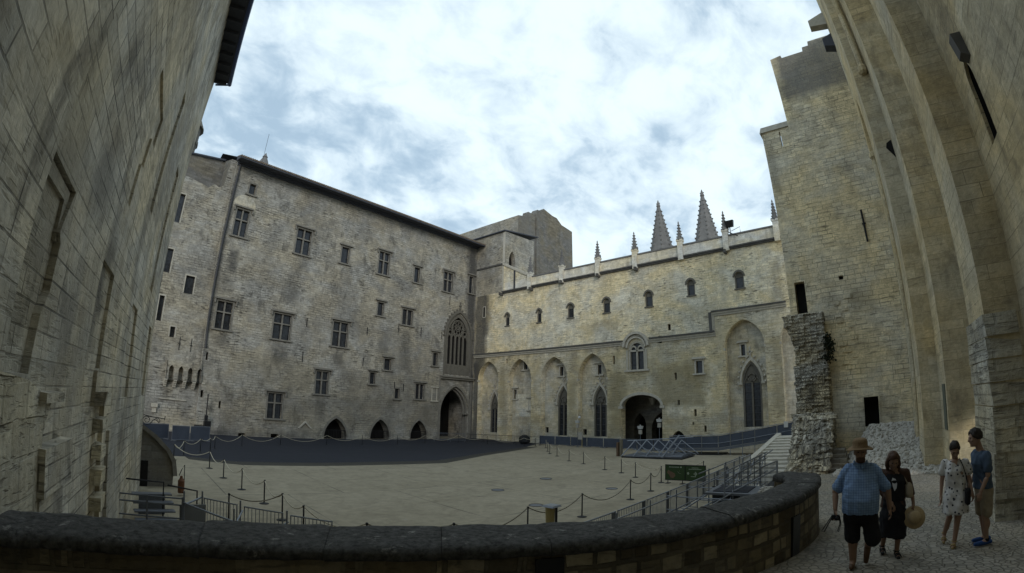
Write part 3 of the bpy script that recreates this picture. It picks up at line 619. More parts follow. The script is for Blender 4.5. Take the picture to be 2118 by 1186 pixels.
# ---------------------------------------------------------------- end block left of the wing, with the machicolated gallery
def FE(u, z, d): return (u, 50.95 + d, z)
eb = thing('palace_end_block', 'plain grey stone block with a small corbelled gallery, left of the long wing', 'building', (8, 50.95, 0))
hl = [(rect(9.1, .93, 13.6, 15.4), .5), (rect(8.14, .5, 9.06, 10.08), .5), (rect(6.6, .5, 10.42, 12.9), .5), (rect(6.45, .8, 15.25, 17.67), .5), (rect(6.3, 1.0, 20.5, 23.6), .5)]
top = [(-2, -.5), (11.42, -.5), (11.42, 29.2), (10.75, 29.2), (10.6, 25.9), (10.1, 25.5), (9.6, 25.75), (9.0, 25.15), (8.2, 25.35), (7.2, 25.5), (6.3, 25.7), (-2, 25.7)]
MB().facade(FE, top, hl).add([FE(u, z, 5) for u, z in top], [tuple(range(len(top)))]).build('wall', 'wall_grey', eb)
for c, w, z0, z1 in ((9.1, .93, 13.6, 15.4), (8.14, .5, 9.06, 10.08), (6.45, .8, 15.25, 17.67), (6.6, .5, 10.42, 12.9), (6.3, 1.0, 20.5, 23.6)):
    f = MB().fbox(FE, c - w / 2 - .12, c - w / 2, z0, z1, -.03, .1).fbox(FE, c + w / 2, c + w / 2 + .12, z0, z1, -.03, .1).fbox(FE, c - w / 2 - .12, c + w / 2 + .12, z1, z1 + .14, -.03, .1).build('window', 'trim', eb)
    MB().fbox(FE, c - w / 2 - .01, c + w / 2 + .01, z0, z1, .32, .34).build('pane', 'glass', f)
MB().add([(-2, 54.6, 20), (11.42, 54.6, 20), (11.42, 54.6, 30.4), (-2, 54.6, 28.8)], [(0, 1, 2, 3)]).add([(10.8, 51.0, 24), (10.8, 54.6, 24), (10.8, 54.6, 30.4), (10.8, 51.0, 29.2)], [(0, 1, 2, 3)]).build('set_back_wall', 'tower_dark', eb)
MB().hexa([(-2, 54.3, 28.8), (10.8, 54.3, 30.4), (10.8, 57, 31.2), (-2, 57, 29.4), (-2, 54.3, 28.95), (10.8, 54.3, 30.55), (10.8, 57, 31.35), (-2, 57, 29.55)]).build('roof', 'eave', eb)
b = MB(); hs = []
for q in range(4): hs.append((arch(8.45 + q * .95, .5, 5.0, 5.95, 6.35, 5), .55))
b.facade(lambda u, z, d: FE(u, z, d - .6), [(7.95, 5.0), (11.45, 5.0), (11.45, 6.75), (7.95, 6.75)], hs)
b.fbox(FE, 7.95, 11.45, 6.75, 6.9, -.6, 0).fbox(FE, 7.95, 8.0, 5, 6.75, -.6, 0)
gal = b.build('corbelled_gallery', 'wall_grey', eb)
for q in range(5):
    u = 7.98 + q * .95; b = MB()
    for t in range(4): b.fbox(FE, u - .16 + (.05 if q == 0 else 0), u + .16, 4.55 + t * .2 - .28, 4.55 + t * .2 - .11, -.18 - t * .14, 0)
    b.build('corbel', 'trim', gal)
MB().fbox(FE, 7.6, 10.3, 3.05, 3.13, -.12, 0).fbox(FE, 6.9, 7.5, 2.2, 2.55, -.3, 0).fbox(FE, 7.0, 7.4, 1.7, 2.2, -.18, 0).build('ledge', 'trim', eb)
for u in (9.0, 10.2): MB().fbox(FE, u - .025, u + .025, 7.9, 9.2, -.06, 0).fbox(FE, u - .14, u + .14, 8.5, 8.55, -.06, 0).build('wall_anchor', 'iron', eb)
# round turret behind the end block
tu = thing('stair_turret', 'round stone turret with a conical cap showing behind the near left wall', 'turret', (5.75, 62, 0))
MB().lathe((5.75, 62, 0), [(2.15, 10), (2.15, 34.2), (2.35, 34.4), (2.35, 34.8), (2.2, 34.9), (2.2, 36.7)], 16).build('wall', 'tower_dark', tu, False)
MB().lathe((5.75, 62, 36.7), [(2.6, 0), (2.55, .15), (1.3, 2.6), (.1, 4.8)], 16).build('roof', 'tower_dark', tu, False)

# ================================================================== MIDDLE WING (X = 49.2)
XM = 49.2
def FM(u, z, d): return (XM + d, u, z)
mid = thing('arcade_wing', 'buff stone wing with tall blind arches and a row of crocketed pinnacles on its parapet', 'building', (XM, 27, 0))
bl = [(47.45, 4.0, 8.5, 11.1), (41.58, 4.0, 8.3, 11.15), (35.9, 4.15, 8.3, 11.1), (30.2, 4.1, 8.2, 11.15), (11.85, 4.2, 10.4, 13.15), (6.0, 4.2, 10.5, 13.15)]
GATE = (23.8, 5.1, 4.75, 6.15)
sw = [(43.96, .74), (38.32, .74), (33.26, .95), (28.0, .95), (22.4, .95), (17.25, .92), (11.78, 1.0)]
sz = [15.95, 15.85, 15.9, 15.9, 15.9, 16.45, 16.4]
holes = [(arch(c, w, -.3, zs, za, 12), .98) for c, w, zs, za in bl]
holes.append((arch(GATE[0], GATE[1], -.3, GATE[2], GATE[3], 12), 1.1))
holes += [(arch(c, w, z, z + 1.25, z + 1.75, 6), .28) for (c, w), z in zip(sw, sz)]
holes.append((arch(24.2, 2.0, 8.83, 11.02, 12.02, 8), .35))
ms = [(16.84, .7, 7.97, 9.27), (20.09, .35, 12.92, 13.6), (19.58, .28, 7.44, 8.22), (19.32, .28, 4.73, 5.25), (17.44, .27, 3.51, 4.23), (16.38, .25, 1.83, 2.5), (21.27, .47, 11.6, 12.4), (27.2, .28, 9.64, 10.64), (43.96, .36, 10.65, 11.3), (17.7, .2, 2.6, 2.9)]
holes += [(rect(*q), .4) for q in ms]
holes.append((arch(19.38, 1.7, -.3, .8, 2.0, 7), .5))
b = MB().facade(FM, [(3, -.5), (50.5, -.5), (50.5, 21.0), (3, 21.0)], holes)
b.add([(XM, 3, 21), (XM, 50.5, 21), (62, 50.5, 21), (62, 3, 21), (62, 3, -.5), (62, 50.5, -.5), (XM, 3, -.5)], [(0, 1, 2, 3), (3, 2, 5, 4), (0, 3, 4, 6)])
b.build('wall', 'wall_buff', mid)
# back of the recesses, with the lancets and small windows cut in it
lan = [(46.9, 1.55, 1.0, 4.35, 6.7, 4.3), (35.0, 1.75, 1.1, 5.2, 7.3, 4.96), (29.63, 1.75, 1.15, 5.15, 7.2, 4.9), (11.5, 2.0, 2.2, 6.75, 8.9, 6.65)]
bs = [(41.3, .6, 9.74, 10.88), (43.1, .5, 5.78, 7.03), (40.35, .52, 4.29, 5.68), (35.33, .5, 8.68, 9.84), (29.7, .52, 8.61, 9.77), (12.23, .42, 9.5, 10.65), (37.6, .5, 1.4, 2.1), (31.8, .5, 1.3, 2.0)]
for c, w, zs, za in bl:
    hs = [(arch(q[0], q[1], q[2], q[3], q[4], 8), .35) for q in lan if abs(q[0] - c) < w / 2] + [(rect(*q), .3) for q in bs if abs(q[0] - c) < w / 2 - .1]
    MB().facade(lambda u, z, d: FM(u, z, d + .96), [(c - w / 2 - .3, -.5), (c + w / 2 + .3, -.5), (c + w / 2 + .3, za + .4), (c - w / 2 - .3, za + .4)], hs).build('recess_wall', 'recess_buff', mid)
    for sg in (-1, 1):
        u = c + sg * (w / 2 - .06); MB().fbox(FM, min(u, u + sg * .18), max(u, u + sg * .18), zs - .3, zs - .05, -.06, .4).build('impost', 'trim', mid)
MB().fbox(FM, 39.75, 43.0, 3.4, 6.4, .945, .959).build('pale_wall_patch', 'pale_patch', mid)
def lancet(c, w, z0, zs, za, zg):
    fr = lambda u, z, d: FM(u, z, d + .96); b = MB(); iw = w - .36
    b.band(fr, arch_line(c, iw, zs, za - .3, 8), arch_line(c, w + .02, zs, za + .02, 8), .02, .28)
    for sg in (-1, 1): u = sorted((c + sg * iw / 2, c + sg * (w / 2 + .01))); b.fbox(fr, u[0], u[1], z0, zs, .02, .28)
    b.fbox(fr, c - .09, c + .09, z0, zs, .03, .3)
    b.prism(fr, arch(c, iw + .05, zg, zs, za - .28, 8), .2, .26)                # stone tympanum
    a, o = ring(c, zs + (za - zs) * .22, .34, .48, 0, 0, 16); b.band(fr, a, o, .06, .2)
    for sg in (-1, 1): b.band(fr, arch_line(c + sg * iw / 4, iw / 2 - .14, zg, zg + .55, 5), arch_line(c + sg * iw / 4, iw / 2 + .04, zg, zg + .78, 5), .06, .2)
    f = b.build('lancet_window', 'tracery', mid)
    h = MB().band(fr, arch_line(c, w + .1, zs, za + .08, 8), arch_line(c, w + .5, zs, za + .5, 8), -.16, .02)
    al = arch_line(c, w + .85, zs, za + .75, 6)
    for u, z in al: h.ball(fr(u, z, -.08), .12, .13, .15, 6, 4)
    h.fbox(fr, c - .07, c + .07, za + .4, za + 1.35, -.14, 0).fbox(fr, c - .26, c + .26, za + .85, za + 1.02, -.14, 0).ball(fr(c, za + 1.35, -.07), .12, .12, .16, 6, 4)
    for sg in (-1, 1): u = c + sg * (w / 2 + .2); h.fbox(fr, u - .22, u + .22, zs - .22, zs, -.2, 0)
    h.build('hood_mould', 'trim', f)
    MB().fbox(fr, c - iw / 2, c + iw / 2, z0, zg + .6, .22, .24).build('pane', 'glass', f)
    z = z0 + .7
    while z < zg: MB().fbox(fr, c - iw / 2, c + iw / 2, z - .03, z + .03, .14, .19).build('saddle_bar', 'lead', f); z += .72
for q in lan: lancet(*q)
for c, w, z0, z1 in bs[:6]:
    window_set(lambda u, z, d: FM(u, z, d + .96), mid, c, w, z0, z1, 'single', hood=True, dep=.26)
for c, w, z0, z1 in ms:
    if w > .6: window_set(FM, mid, c, w, z0, z1, 'single', dep=.3)
    else: MB().fbox(FM, c - w / 2, c + w / 2, z0, z1, .36, .38).build('slit', 'dark', mid)
for c, w, z0, z1 in bs[6:]: MB().fbox(FM, c - w / 2, c + w / 2, z0, z1, 1.22, 1.24).build('slit', 'dark', mid)
for (c, w), z in zip(sw, sz):
    b = MB().band(FM, arch_line(c, w, z + 1.25, z + 1.75, 6), arch_line(c, w + .34, z + 1.25, z + 1.98, 6), -.14, .05)
    b.fbox(FM, c - w / 2 - .1, c + w / 2 + .1, z - .14, z, -.12, .1).panel(FM, arch(c, w, z + 1.15, z + 1.25, z + 1.75, 6), .14)
    for sg in (-1, 1): u = sorted((c + sg * w / 2, c + sg * (w / 2 - .14))); b.fbox(FM, u[0], u[1], z, z + 1.2, .1, .2)
    f = b.build('round_headed_window', 'tracery', mid)
    MB().fbox(FM, c - w / 2, c + w / 2, z, z + 1.2, .22, .24).build('pane', 'glass', f)
# window over the gate, with its arched hood
c = 24.2; b = MB()
for (w0, w1, d0, d1, zt) in ((1.7, 2.05, .0, .3, 12.05), (2.15, 2.5, -.3, .02, 12.6), (2.5, 2.8, -.16, .02, 12.8), (2.8, 3.35, -.42, .02, 13.15)):
    zs_ = zt - w1 / 2; b.band(FM, arch_line(c, w0, zs_, zs_ + w0 / 2, 8), arch_line(c, w1, zs_, zt, 8), d0, d1)
for sg in (-1, 1):
    u = sorted((c + sg * .85, c + sg * 1.02)); b.fbox(FM, u[0], u[1], 8.83, 11.1, 0, .3)
    u = sorted((c + sg * 1.1, c + sg * 1.3)); b.fbox(FM, u[0], u[1], 8.83, 11.1, -.12, .02)
b.fbox(FM, c - .08, c + .08, 8.83, 11.1, .05, .28).fbox(FM, c - .9, c + .9, 10.9, 11.1, .05, .28).fbox(FM, c - 1.55, c + 1.55, 8.62, 8.83, -.25, .1)
for sg in (-.45, .45): b.band(FM, arch_line(c + sg, .6, 11.1, 11.45, 5), arch_line(c + sg, .85, 11.1, 11.65, 5), .08, .25)
f = b.build('gate_window', 'trim', mid)
MB().panel(FM, arch(c, 1.8, 8.8, 11, 12.1, 8), .32).build('pane', 'glass', f)
# gate arch and the vaulted passage behind it
b = MB().band(FM, arch_line(GATE[0], GATE[1] - .3, GATE[2], GATE[3] - .18, 12), arch_line(GATE[0], GATE[1] + .26, GATE[2], GATE[3] + .12, 12), -.1, .4)
for sg in (-1, 1): u = sorted((GATE[0] + sg * (GATE[1] / 2 - .25), GATE[0] + sg * (GATE[1] / 2 + .3))); b.fbox(FM, u[0], u[1], GATE[2] - .3, GATE[2] - .02, -.12, .6)
f = b.build('gate_arch', 'trim', mid)
MB().facade(lambda u, z, d: FM(u, z, d + 4.0), [(20, -.5), (28, -.5), (28, 7), (20, 7)], [(arch(25.9, 1.6, -.3, 2.4, 3.9, 7), 1.5), (arch(22.9, 2.9, -.3, 2.0, 4.0, 9), 1.5)]).build('passage_wall', 'tower_dark', f)  # dark masonry here puts the passage's shade into the colour
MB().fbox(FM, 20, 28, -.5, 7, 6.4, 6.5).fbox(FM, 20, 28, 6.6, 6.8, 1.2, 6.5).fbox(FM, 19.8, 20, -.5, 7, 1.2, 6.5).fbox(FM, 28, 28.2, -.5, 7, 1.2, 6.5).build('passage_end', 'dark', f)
MB().lathe((XM + 3.6, 24.0, 4.9), [(.18, 0), (.28, .25), (.45, .6), (.5, .8)], 10).build('hanging_capital', 'trim', f)
MB().panel(FM, arch(19.38, 1.7, -.3, .8, 2.0, 7), .45).build('low_arch_door', 'dark', mid)
bb = MB()
for q in range(12):
    bb.tube([FM(18.6 + q * .14, 0, .1), FM(18.6 + q * .14, 1.5, .1)], .012, 4)
bb.build('low_arch_grille', 'iron', mid)
# string courses, cornice, parapet
sc1, sc2 = MB(), MB()
for z0, z1, d, b in ((11.72, 11.93, -.12, sc1), (11.93, 12.13, -.24, sc1), (12.13, 12.28, -.38, sc2)):
    b.fbox(FM, 25.9, 50.4, z0, z1, d, 0); b.fbox(FM, 14.9, 22.5, z0, z1, d, 0)
    b.fbox(FM, 7.2, 15.1, z0 + 2.1, z1 + 2.1, d, 0); b.fbox(FM, 14.85 + (z0 - 11.72) * .6, 15.05 + (z1 - 11.72) * .6, z1 - .2, z0 + 2.1, d, 0)
sc1.jitter(.03, 1.3).build('string_course', 'trim', mid); sc2.jitter(.03, 1.3).build('string_coping', 'trim_dark', mid)
MB().fbox(FM, 3, 44.9, 20.72, 20.88, -.22, 0).fbox(FM, 3, 44.95, 20.88, 21.04, -.34, 0).jitter(.025, 1.5).build('cornice', 'trim_dark', mid)
MB().fbox(FM, 3, 44.6, 21.04, 22.25, -.06, .4).build('parapet', 'parapet_pale', mid)
MB().fbox(FM, 3, 40.0, 22.25, 22.42, -.16, .5).build('parapet_coping', 'spire', mid)
MB().hexa([FM(40.0, 21.0, -.05), FM(44.85, 21.0, -.05), FM(44.85, 21.0, .4), FM(40.0, 21.0, .4), FM(40.0, 22.4, -.05), FM(44.85, 25.0, -.05), FM(44.85, 25.0, .4), FM(40.0, 22.4, .4)]).build('stair_wall', 'wall_buff', mid)
MB().hexa([FM(40.0, 22.4, -.2), FM(45.0, 25.05, -.2), FM(45.0, 25.05, .6), FM(40.0, 22.4, .6), FM(40.0, 22.75, -.2), FM(45.0, 25.4, -.2), FM(45.0, 25.4, .6), FM(40.0, 22.75, .6)]).build('stair_coping', 'trim', mid)
MB().fbox(FM, 42.6, 42.85, 21.1, 23.8, -.15, 0).build('drain', 'lead', mid)
for yc in (39.85, 34.5, 29.0, 23.83, 18.05, 12.72, 7.15):
    b = MB().fbox(FM, yc - .3, yc + .3, 20.6, 22.9, -.4, .2).fbox(FM, yc - .36, yc + .36, 22.75, 22.95, -.46, .26)
    f = b.build('pinnacle', 'parapet_pale', mid)
    s_ = MB().lathe((XM - .1, yc, 22.95), [(.38, 0), (.40, .12), (.30, .2), (.17, 1.1), (.06, 2.0), (.1, 2.06), (.03, 2.3)], 8)
    for q in range(5):
        for a in range(4):
            r_ = .34 - q * .058; an = a * math.pi / 2 + math.pi / 4; s_.ball((XM - .1 + r_ * math.cos(an), yc + r_ * math.sin(an), 23.3 + q * .36), .085, .085, .10, 5, 4)
    for a in range(4): an = a * math.pi / 2; s_.ball((XM - .1 + .36 * math.cos(an), yc + .36 * math.sin(an), 23.05), .12, .12, .2, 5, 4)
    s_.build('spirelet', 'spire', f)
for u, z in ((23.7, 20.3), (39.5, 20.3), (45.0, 20.4), (28.9, 20.4), (12.9, 20.3), (34.4, 20.45)): MB().fbox(FM, u - .12, u + .12, z, z + .4, -.75, 0).build('gargoyle', 'trim_dark', mid)

# ---------------------------------------------------------------- corner block and the square tower behind
cb = thing('corner_block', 'stone corner block with a dark pointed opening in its side, above the arcade wing', 'building', (XM, 47, 21))
b = MB().add([(XM, 44.8, 21.0), (XM, 52, 21.0), (XM, 52, 30.3), (XM, 44.8, 30.3)], [(0, 1, 2, 3)])
def FS(u, z, d): return (u, 44.8 + d, z)
b.facade(FS, [(XM, 21.0), (56, 21.0), (56, 30.6), (XM, 30.3)], [(arch(50.9, 1.5, 24.4, 25.9, 27.6, 6), .8)]); b.build('wall', 'wall_grey', cb)
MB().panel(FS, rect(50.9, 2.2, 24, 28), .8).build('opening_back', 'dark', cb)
MB().add([(XM - .3, 44.6, 30.3), (XM - .3, 53, 30.3), (57, 53, 31.5), (57, 44.6, 31.5), (XM - .3, 44.6, 30.45), (XM - .3, 53, 30.45), (57, 53, 31.65), (57, 44.6, 31.65)], [(0, 1, 2, 3), (4, 5, 6, 7), (0, 1, 5, 4), (0, 3, 7, 4)]).build('roof', 'eave', cb)
MB().fbox(FM, 44.75, 50.45, 25.1, 25.35, -.16, 0).build('string_course', 'trim_dark', cb)
MB().fbox(FM, 44.75, 45.15, 21.0, 30.2, -.04, 0).build('quoin', 'trim', cb)
wx = MB().fbox(FM, 48.3, 48.9, 17.6, 19.3, -.02, .06).build('window', 'trim', cb)
MB().fbox(FM, 48.42, 48.78, 17.7, 19.2, -.035, -.022).build('pane', 'dark', wx)
tw2 = thing('square_tower', 'dark weathered square tower with a broken top rising behind the corner block', 'tower', (56, 48, 0))
tp = [(56.03, 15), (72, 15), (72, 38.0), (68.5, 38.3), (67.0, 39.2), (65.6, 39.2), (63.0, 39.7), (62.0, 38.9), (61.2, 38.9), (60.2, 37.6), (58.6, 37.6), (58.3, 36.6), (56.03, 36.1)]
def FT(u, z, d): return (u, 48.1 + d, z)
MB().prism(FT, tp, 0, 1.2).build('wall', 'tower_dark', tw2)
MB().add([(56, 48.1, 15), (56, 75, 15), (56, 75, 36.0), (56, 48.1, 36.1), (57, 48.1, 36.1), (57, 75, 36.0)], [(0, 1, 2, 3), (3, 2, 5, 4)]).build('side_wall', 'wall_grey', tw2)
MB().fbox(FT, 60.6, 61.5, 15, 37.5, -.25, 0).build('buttress', 'tower_dark', tw2)

# two gate spires beyond the parapet
for lab, (px, py, rb, z0, z1) in (('smaller crocketed stone spire, left of the two above the parapet', (60.5, 25.06, 2.0, 24.5, 33.9)), ('larger crocketed stone spire, right of the two above the parapet', (60.5, 18.25, 2.05, 24.5, 33.8))):
    s_ = thing('crocketed_spire', lab, 'spire', (px, py, z0), group='spires over the gate')
    b = MB().lathe((px, py, 18), [(rb, 0), (rb, z0 - 18), (rb * .12, z1 - 18 - .9), (rb * .16, z1 - 18 - .8), (rb * .05, z1 - 18)], 8, math.pi / 8)
    for a in range(8):
        an = a * math.pi / 4 + math.pi / 8
        for q in range(12):
            t = (q + .4) / 12.5; r_ = rb * (1 - .88 * t) + .05; b.ball((px + r_ * math.cos(an), py + r_ * math.sin(an), z0 + (z1 - .9 - z0) * t), .15 - .05 * t, None, .17 - .05 * t, 5, 4)
    b.build('shaft', 'spire', s_)
    MB().box(px - .05, px + .05, py - .3, py + .3, z1 - .38, z1 - .28).box(px - .06, px + .06, py - .06, py + .06, z1 - .8, z1 + .15).build('finial', 'spire', s_)

# ================================================================== NEAR LEFT WALL
P0 = Vector((2.74, 22.3)); U2 = Vector((.2079, .9781)).normalized(); N2 = Vector((U2.y, -U2.x))
def FW(s, z, d): p = P0 + U2 * s - N2 * d; return (p.x, p.y, z)
nw = thing('near_wing', 'tall grey ashlar wall with walled up slit recesses, close on the left', 'building', (0, 12, 0))
rc = [([(-17.23, 4.3), (-16.12, 4.3), (-16.0, 5.0), (-15.8, 5.3), (-15.8, 5.9), (-15.95, 6.0), (-15.74, 6.6), (-17.21, 6.6)], .10),
      ([(-12.95, 7.9), (-11.6, 7.9), (-11.6, 8.9), (-11.3, 8.95), (-11.3, 9.7), (-10.7, 9.75), (-10.7, 10.55), (-12.95, 10.55)], .06),
      ([(-12.9, 3.8), (-11.6, 3.8), (-11.6, 4.5), (-11.45, 4.55), (-11.45, 5.9), (-11.5, 6.44), (-12.9, 6.44)], .08),
      ([(-7.8, 3.9), (-6.3, 3.9), (-6.2, 5.2), (-6.5, 6.48), (-7.8, 6.48)], .08), ([(-2.1, 3.9), (-1.0, 3.9), (-1.0, 6.55), (-2.1, 6.55)], .08),
      ([(-4.3, 7.6), (-3.2, 7.6), (-3.2, 12.3), (-4.3, 12.3)], .08), ([(-8.6, 9.0), (-7.9, 9.0), (-7.9, 12.8), (-8.6, 12.8)], .08)]
W0 = -40
b = MB().facade(FW, [(W0, -.5), (0, -.5), (0, 18.9), (W0, 18.9)], [(p, d) for p, d in rc])
b.add([FW(0, -.5, 0), FW(0, -.5, 9), FW(0, 18.9, 9), FW(0, 18.9, 0)], [(0, 1, 2, 3)])
for p, d in rc: b.panel(FW, p, d)
b.build('wall', 'near_wall', nw)
b = MB().panel(FW, [(-17.1, 4.5), (-16.2, 4.5), (-16.05, 5.4), (-16.0, 6.35), (-17.0, 6.35)], .098).band(FW, [(-16.95, 6.38), (-15.98, 6.4), (-15.92, 5.9)], [(-17.2, 6.55), (-15.82, 6.55), (-15.8, 5.9)], .05, .10); b.build('recess_lintel', 'near_wall', nw)
MB().fbox(FW, -22.0, -17.25, -.5, 18.85, -.1, 0).build('pilaster_strip', 'near_wall', nw)
# rough lower patch, projecting block and toothing stones
b = MB().panel(FW, [(-24, -.3), (-15.7, -.3), (-15.55, 2.8), (-15.6, 3.6), (-15.3, 4.0), (-16.4, 4.25), (-18, 4.35), (-24, 4.4)], -.105); b.build('rubble_patch', 'rough_base', nw)
MB().fbox(FW, -15.75, -14.2, 2.85, 3.45, -.2, 0).fbox(FW, -15.7, -14.4, 2.2, 2.8, -.12, 0).fbox(FW, -15.9, -15.0, 4.0, 4.12, -.2, 0).build('projecting_block', 'near_wall', nw)
random.seed(3)
for q in range(8):
    z = 0.2 + q * .52; MB().fbox(FW, -11.6, -11.0 + random.uniform(-.1, .15), z, z + .27, -.22, .0).jitter(.05, 3, q).build('toothing_stone', 'rough_base', nw)
MB().fbox(FW, -10.9, -10.5, -.3, 4.0, -.1, 0).fbox(FW, -9.75, -9.45, -.3, 3.2, -.08, 0).build('wall_strip', 'near_wall', nw)
er = MB().fbox(FW, W0, -.25, 18.9, 19.0, -.7, .2).add([FW(W0, 19.0, -.7), FW(-.25, 19.0, -.7), FW(-.25, 21, 5), FW(W0, 21, 5)], [(0, 1, 2, 3)]).build('roof', 'eave', nw)
MB().tube([FW(W0, 18.96, -.78), FW(-.1, 18.96, -.78)], .1, 8).tube([FW(-.1, 18.96, -.78), FW(-.1, 18.75, -.1)], .05, 6).build('gutter', 'gutter', er)
for i in range(28): MB().fbox(FW, -.4 - i * .8, -.28 - i * .8, 18.72, 18.9, -.62, 0).build('rafter', 'eave', er)

# ================================================================== CHAPEL WALL ON THE RIGHT
ch = thing('chapel_wall', 'towering buff chapel wall with stepped buttresses, close on the right', 'building', (12, -4, 1.5))
HZ = 29.5
near = [(-30, -3.085), (10.35, -3.085)]
def FR(u, z, d): return (u, -3.085 - d, z)
b = MB().facade(FR, [(-30, -.5), (10.35, -.5), (10.35, HZ), (-30, HZ)], [(arch(9.17, .48, 8.5, 9.75, 10.2, 6), .07)])
b.build('wall', 'chapel', ch)
MB().facade(FR, [(8.9, 8.45), (9.45, 8.45), (9.45, 10.25), (8.9, 10.25)], [(arch(9.17, .475, 8.5, 9.75, 10.2, 6), .6)], .072).panel(FR, rect(9.17, .6, 8.4, 10.3), .67).build('window', 'dark', ch)
MB().hexa([FR(8.62, 9.95, 0), FR(8.9, 9.95, 0), FR(8.9, 10.05, -.16), FR(8.62, 10.05, -.16), FR(8.62, 10.5, 0), FR(8.9, 10.5, 0), FR(8.9, 10.5, -.2), FR(8.62, 10.5, -.2)]).build('corbel', 'trim_dark', ch)
def vwalls(pts, z0, z1, mb=None):
    mb = mb or MB()
    for (x0, y0), (x1, y1) in zip(pts[:-1], pts[1:]): mb.add([(x0, y0, z0), (x1, y1, z0), (x1, y1, z1), (x0, y0, z1)], [(0, 1, 2, 3)])
    return mb
vwalls([(10.35, -3.085), (10.35, -2.365), (11.95, -2.365), (11.95, -2.43), (12.28, -2.43), (12.28, -3.8), (18.05, -3.8)], 3.6, HZ).build('buttress', 'chapel', ch)
b = vwalls([(10.33, -3.085), (10.33, -2.34), (12.3, -2.34), (12.3, -3.8)], -.5, 3.6)
b.build('buttress_base', 'rough_base', ch)
b = MB(); random.seed(5)
for q in range(9):
    z = walk_z(11) + .0 + q * .42; x0 = 10.335 - random.uniform(.0, .035); b.hexa([(x0, -3.0, z), (12.2, -3.0, z), (12.2, -2.33 + random.uniform(-.01, .03), z), (x0, -2.33 + random.uniform(-.01, .03), z), (x0 + .03, -3, z + .40), (12.2, -3, z + .40), (12.2, -2.33, z + .40), (x0 + .03, -2.31, z + .40)])
b.jitter(.022, 2.5).build('worn_quoin', 'rough_base', ch)
vwalls([(18.05, -3.8), (18.05, -2.57), (19.8, -2.57), (19.8, -1.9)], -.5, HZ).build('buttress', 'chapel', ch)
def FB(u, z, d): return (u, -1.9 - d, z)
MB().facade(FB, [(19.8, -.5), (24.1, -.5), (24.1, HZ), (19.8, HZ)], [(arch(22.65, 1.9, 2.0, 15.4, 18.2, 12), .75)]).panel(FB, rect(22.65, 2.6, 0, 19), .75).add([(24.1, -1.9, -.5), (24.1, -4, -.5), (24.1, -4, HZ), (24.1, -1.9, HZ)], [(0, 1, 2, 3)]).add([(24.1, -3.8, -.5), (31, -3.8, -.5), (31, -3.8, HZ), (24.1, -3.8, HZ)], [(0, 1, 2, 3)]).build('buttress', 'chapel', ch)
MB().tube([(23.4, -2.0, 1.5), (23.4, -2.0, 15.6)], .1, 8).lathe((23.4, -2.0, 15.2), [(.13, 0), (.22, .1), (.22, .3), (.13, .4)], 8).build('shaft', 'chapel', ch)
MB().tube([(19.7, -2.36, 17.8), (19.7, -2.36, HZ)], .13, 8).lathe((19.7, -2.36, 17.5), [(.12, 0), (.21, .12), (.21, .35), (.12, .5)], 8).build('shaft', 'chapel', ch)
MB().hexa([(23.6, -1.9, 24.0), (24.1, -1.9, 24.0), (24.1, -.95, 24.15), (23.6, -.95, 24.15), (23.6, -1.9, 24.9), (24.1, -1.9, 24.9), (24.1, -.95, 24.6), (23.6, -.95, 24.6)]).build('projecting_corbel', 'trim', ch)
MB().hexa([(23.5, -1.9, 22.3), (24.1, -1.9, 22.3), (24.1, -1.35, 22.5), (23.5, -1.35, 22.5), (23.5, -1.9, 23.2), (24.1, -1.9, 23.2), (24.1, -1.35, 23.0), (23.5, -1.35, 23.0)]).build('projecting_corbel', 'eave', ch)
MB().prism(lambda u, z, d: (19.79 - d, u, z), [(-2.56, 14.21), (-2.34, 14.09), (-2.28, 13.89), (-2.56, 13.41)], 0, .012).build('putlog_hole', 'dark', ch)
plq = MB().box(18.3, 18.9, -2.57, -2.54, 3.1, 4.6).build('green_notice', plain('faded_green_notice', (0.10, 0.11, 0.085), .7), ch)

# ================================================================== TALL TOWER AND ITS RUINED SIDE
XT = 30.0
def FX(u, z, d): return (XT + d, u, z)
tt = thing('tall_tower', 'tall buff stone tower with a dark weathered head, left of the chapel wall', 'tower', (XT, 0, 0))
tp = [(-5, -.5), (2.29, -.5), (2.29, 27.75), (1.5, 27.85), (1.45, 27.6), (-.1, 27.6), (-.15, 27.95), (-.6, 27.95), (-.65, 28.3), (-5, 28.3)]
b = MB().facade(FX, tp, [(rect(-.06, .86, 2.75, 4.42), 1.2), (rect(.9, .26, 11.25, 11.5), .3)])
n = len(tp); b.add([FX(u, z, 0) for u, z in tp] + [FX(u, z, 8) for u, z in tp], [(i, (i + 1) % n, n + (i + 1) % n, n + i) for i in range(n)]); b.add([FX(u, z, 8) for u, z in tp], [tuple(t) for t in tessellate_polygon([[Vector((u, z, 0)) for u, z in tp]])])
b.build('wall', 'tower', tt)
f = MB().fbox(FX, -.56, -.47, 2.75, 4.5, -.04, .3).fbox(FX, .35, .44, 2.75, 4.5, -.04, .3).fbox(FX, -.56, .44, 4.42, 4.62, -.03, .3).fbox(FX, -.6, .5, 2.55, 2.75, -.12, .3).build('door_opening', 'tower', tt)
MB().fbox(FX, -.5, .4, 2.7, 4.5, 1.1, 1.15).build('door', 'dark', f)
MB().tube([FX(-1.02, 13.2, -.1), FX(-1.0, 15.2, -.1)], .06, 6).fbox(FX, -1.12, -.9, 14.3, 14.36, -.14, 0).build('wall_anchor', 'iron', tt)
random.seed(9)                                # toothing stones where a wall was torn away
for q in range(16):
    z = 5 + q * .34; u = random.uniform(.3, 1.3); MB().fbox(FX, u, u + random.uniform(.3, .6), z, z + .26, -random.uniform(.03, .09), 0).jitter(.03, 3).build('toothing_stone', 'tower', tt)
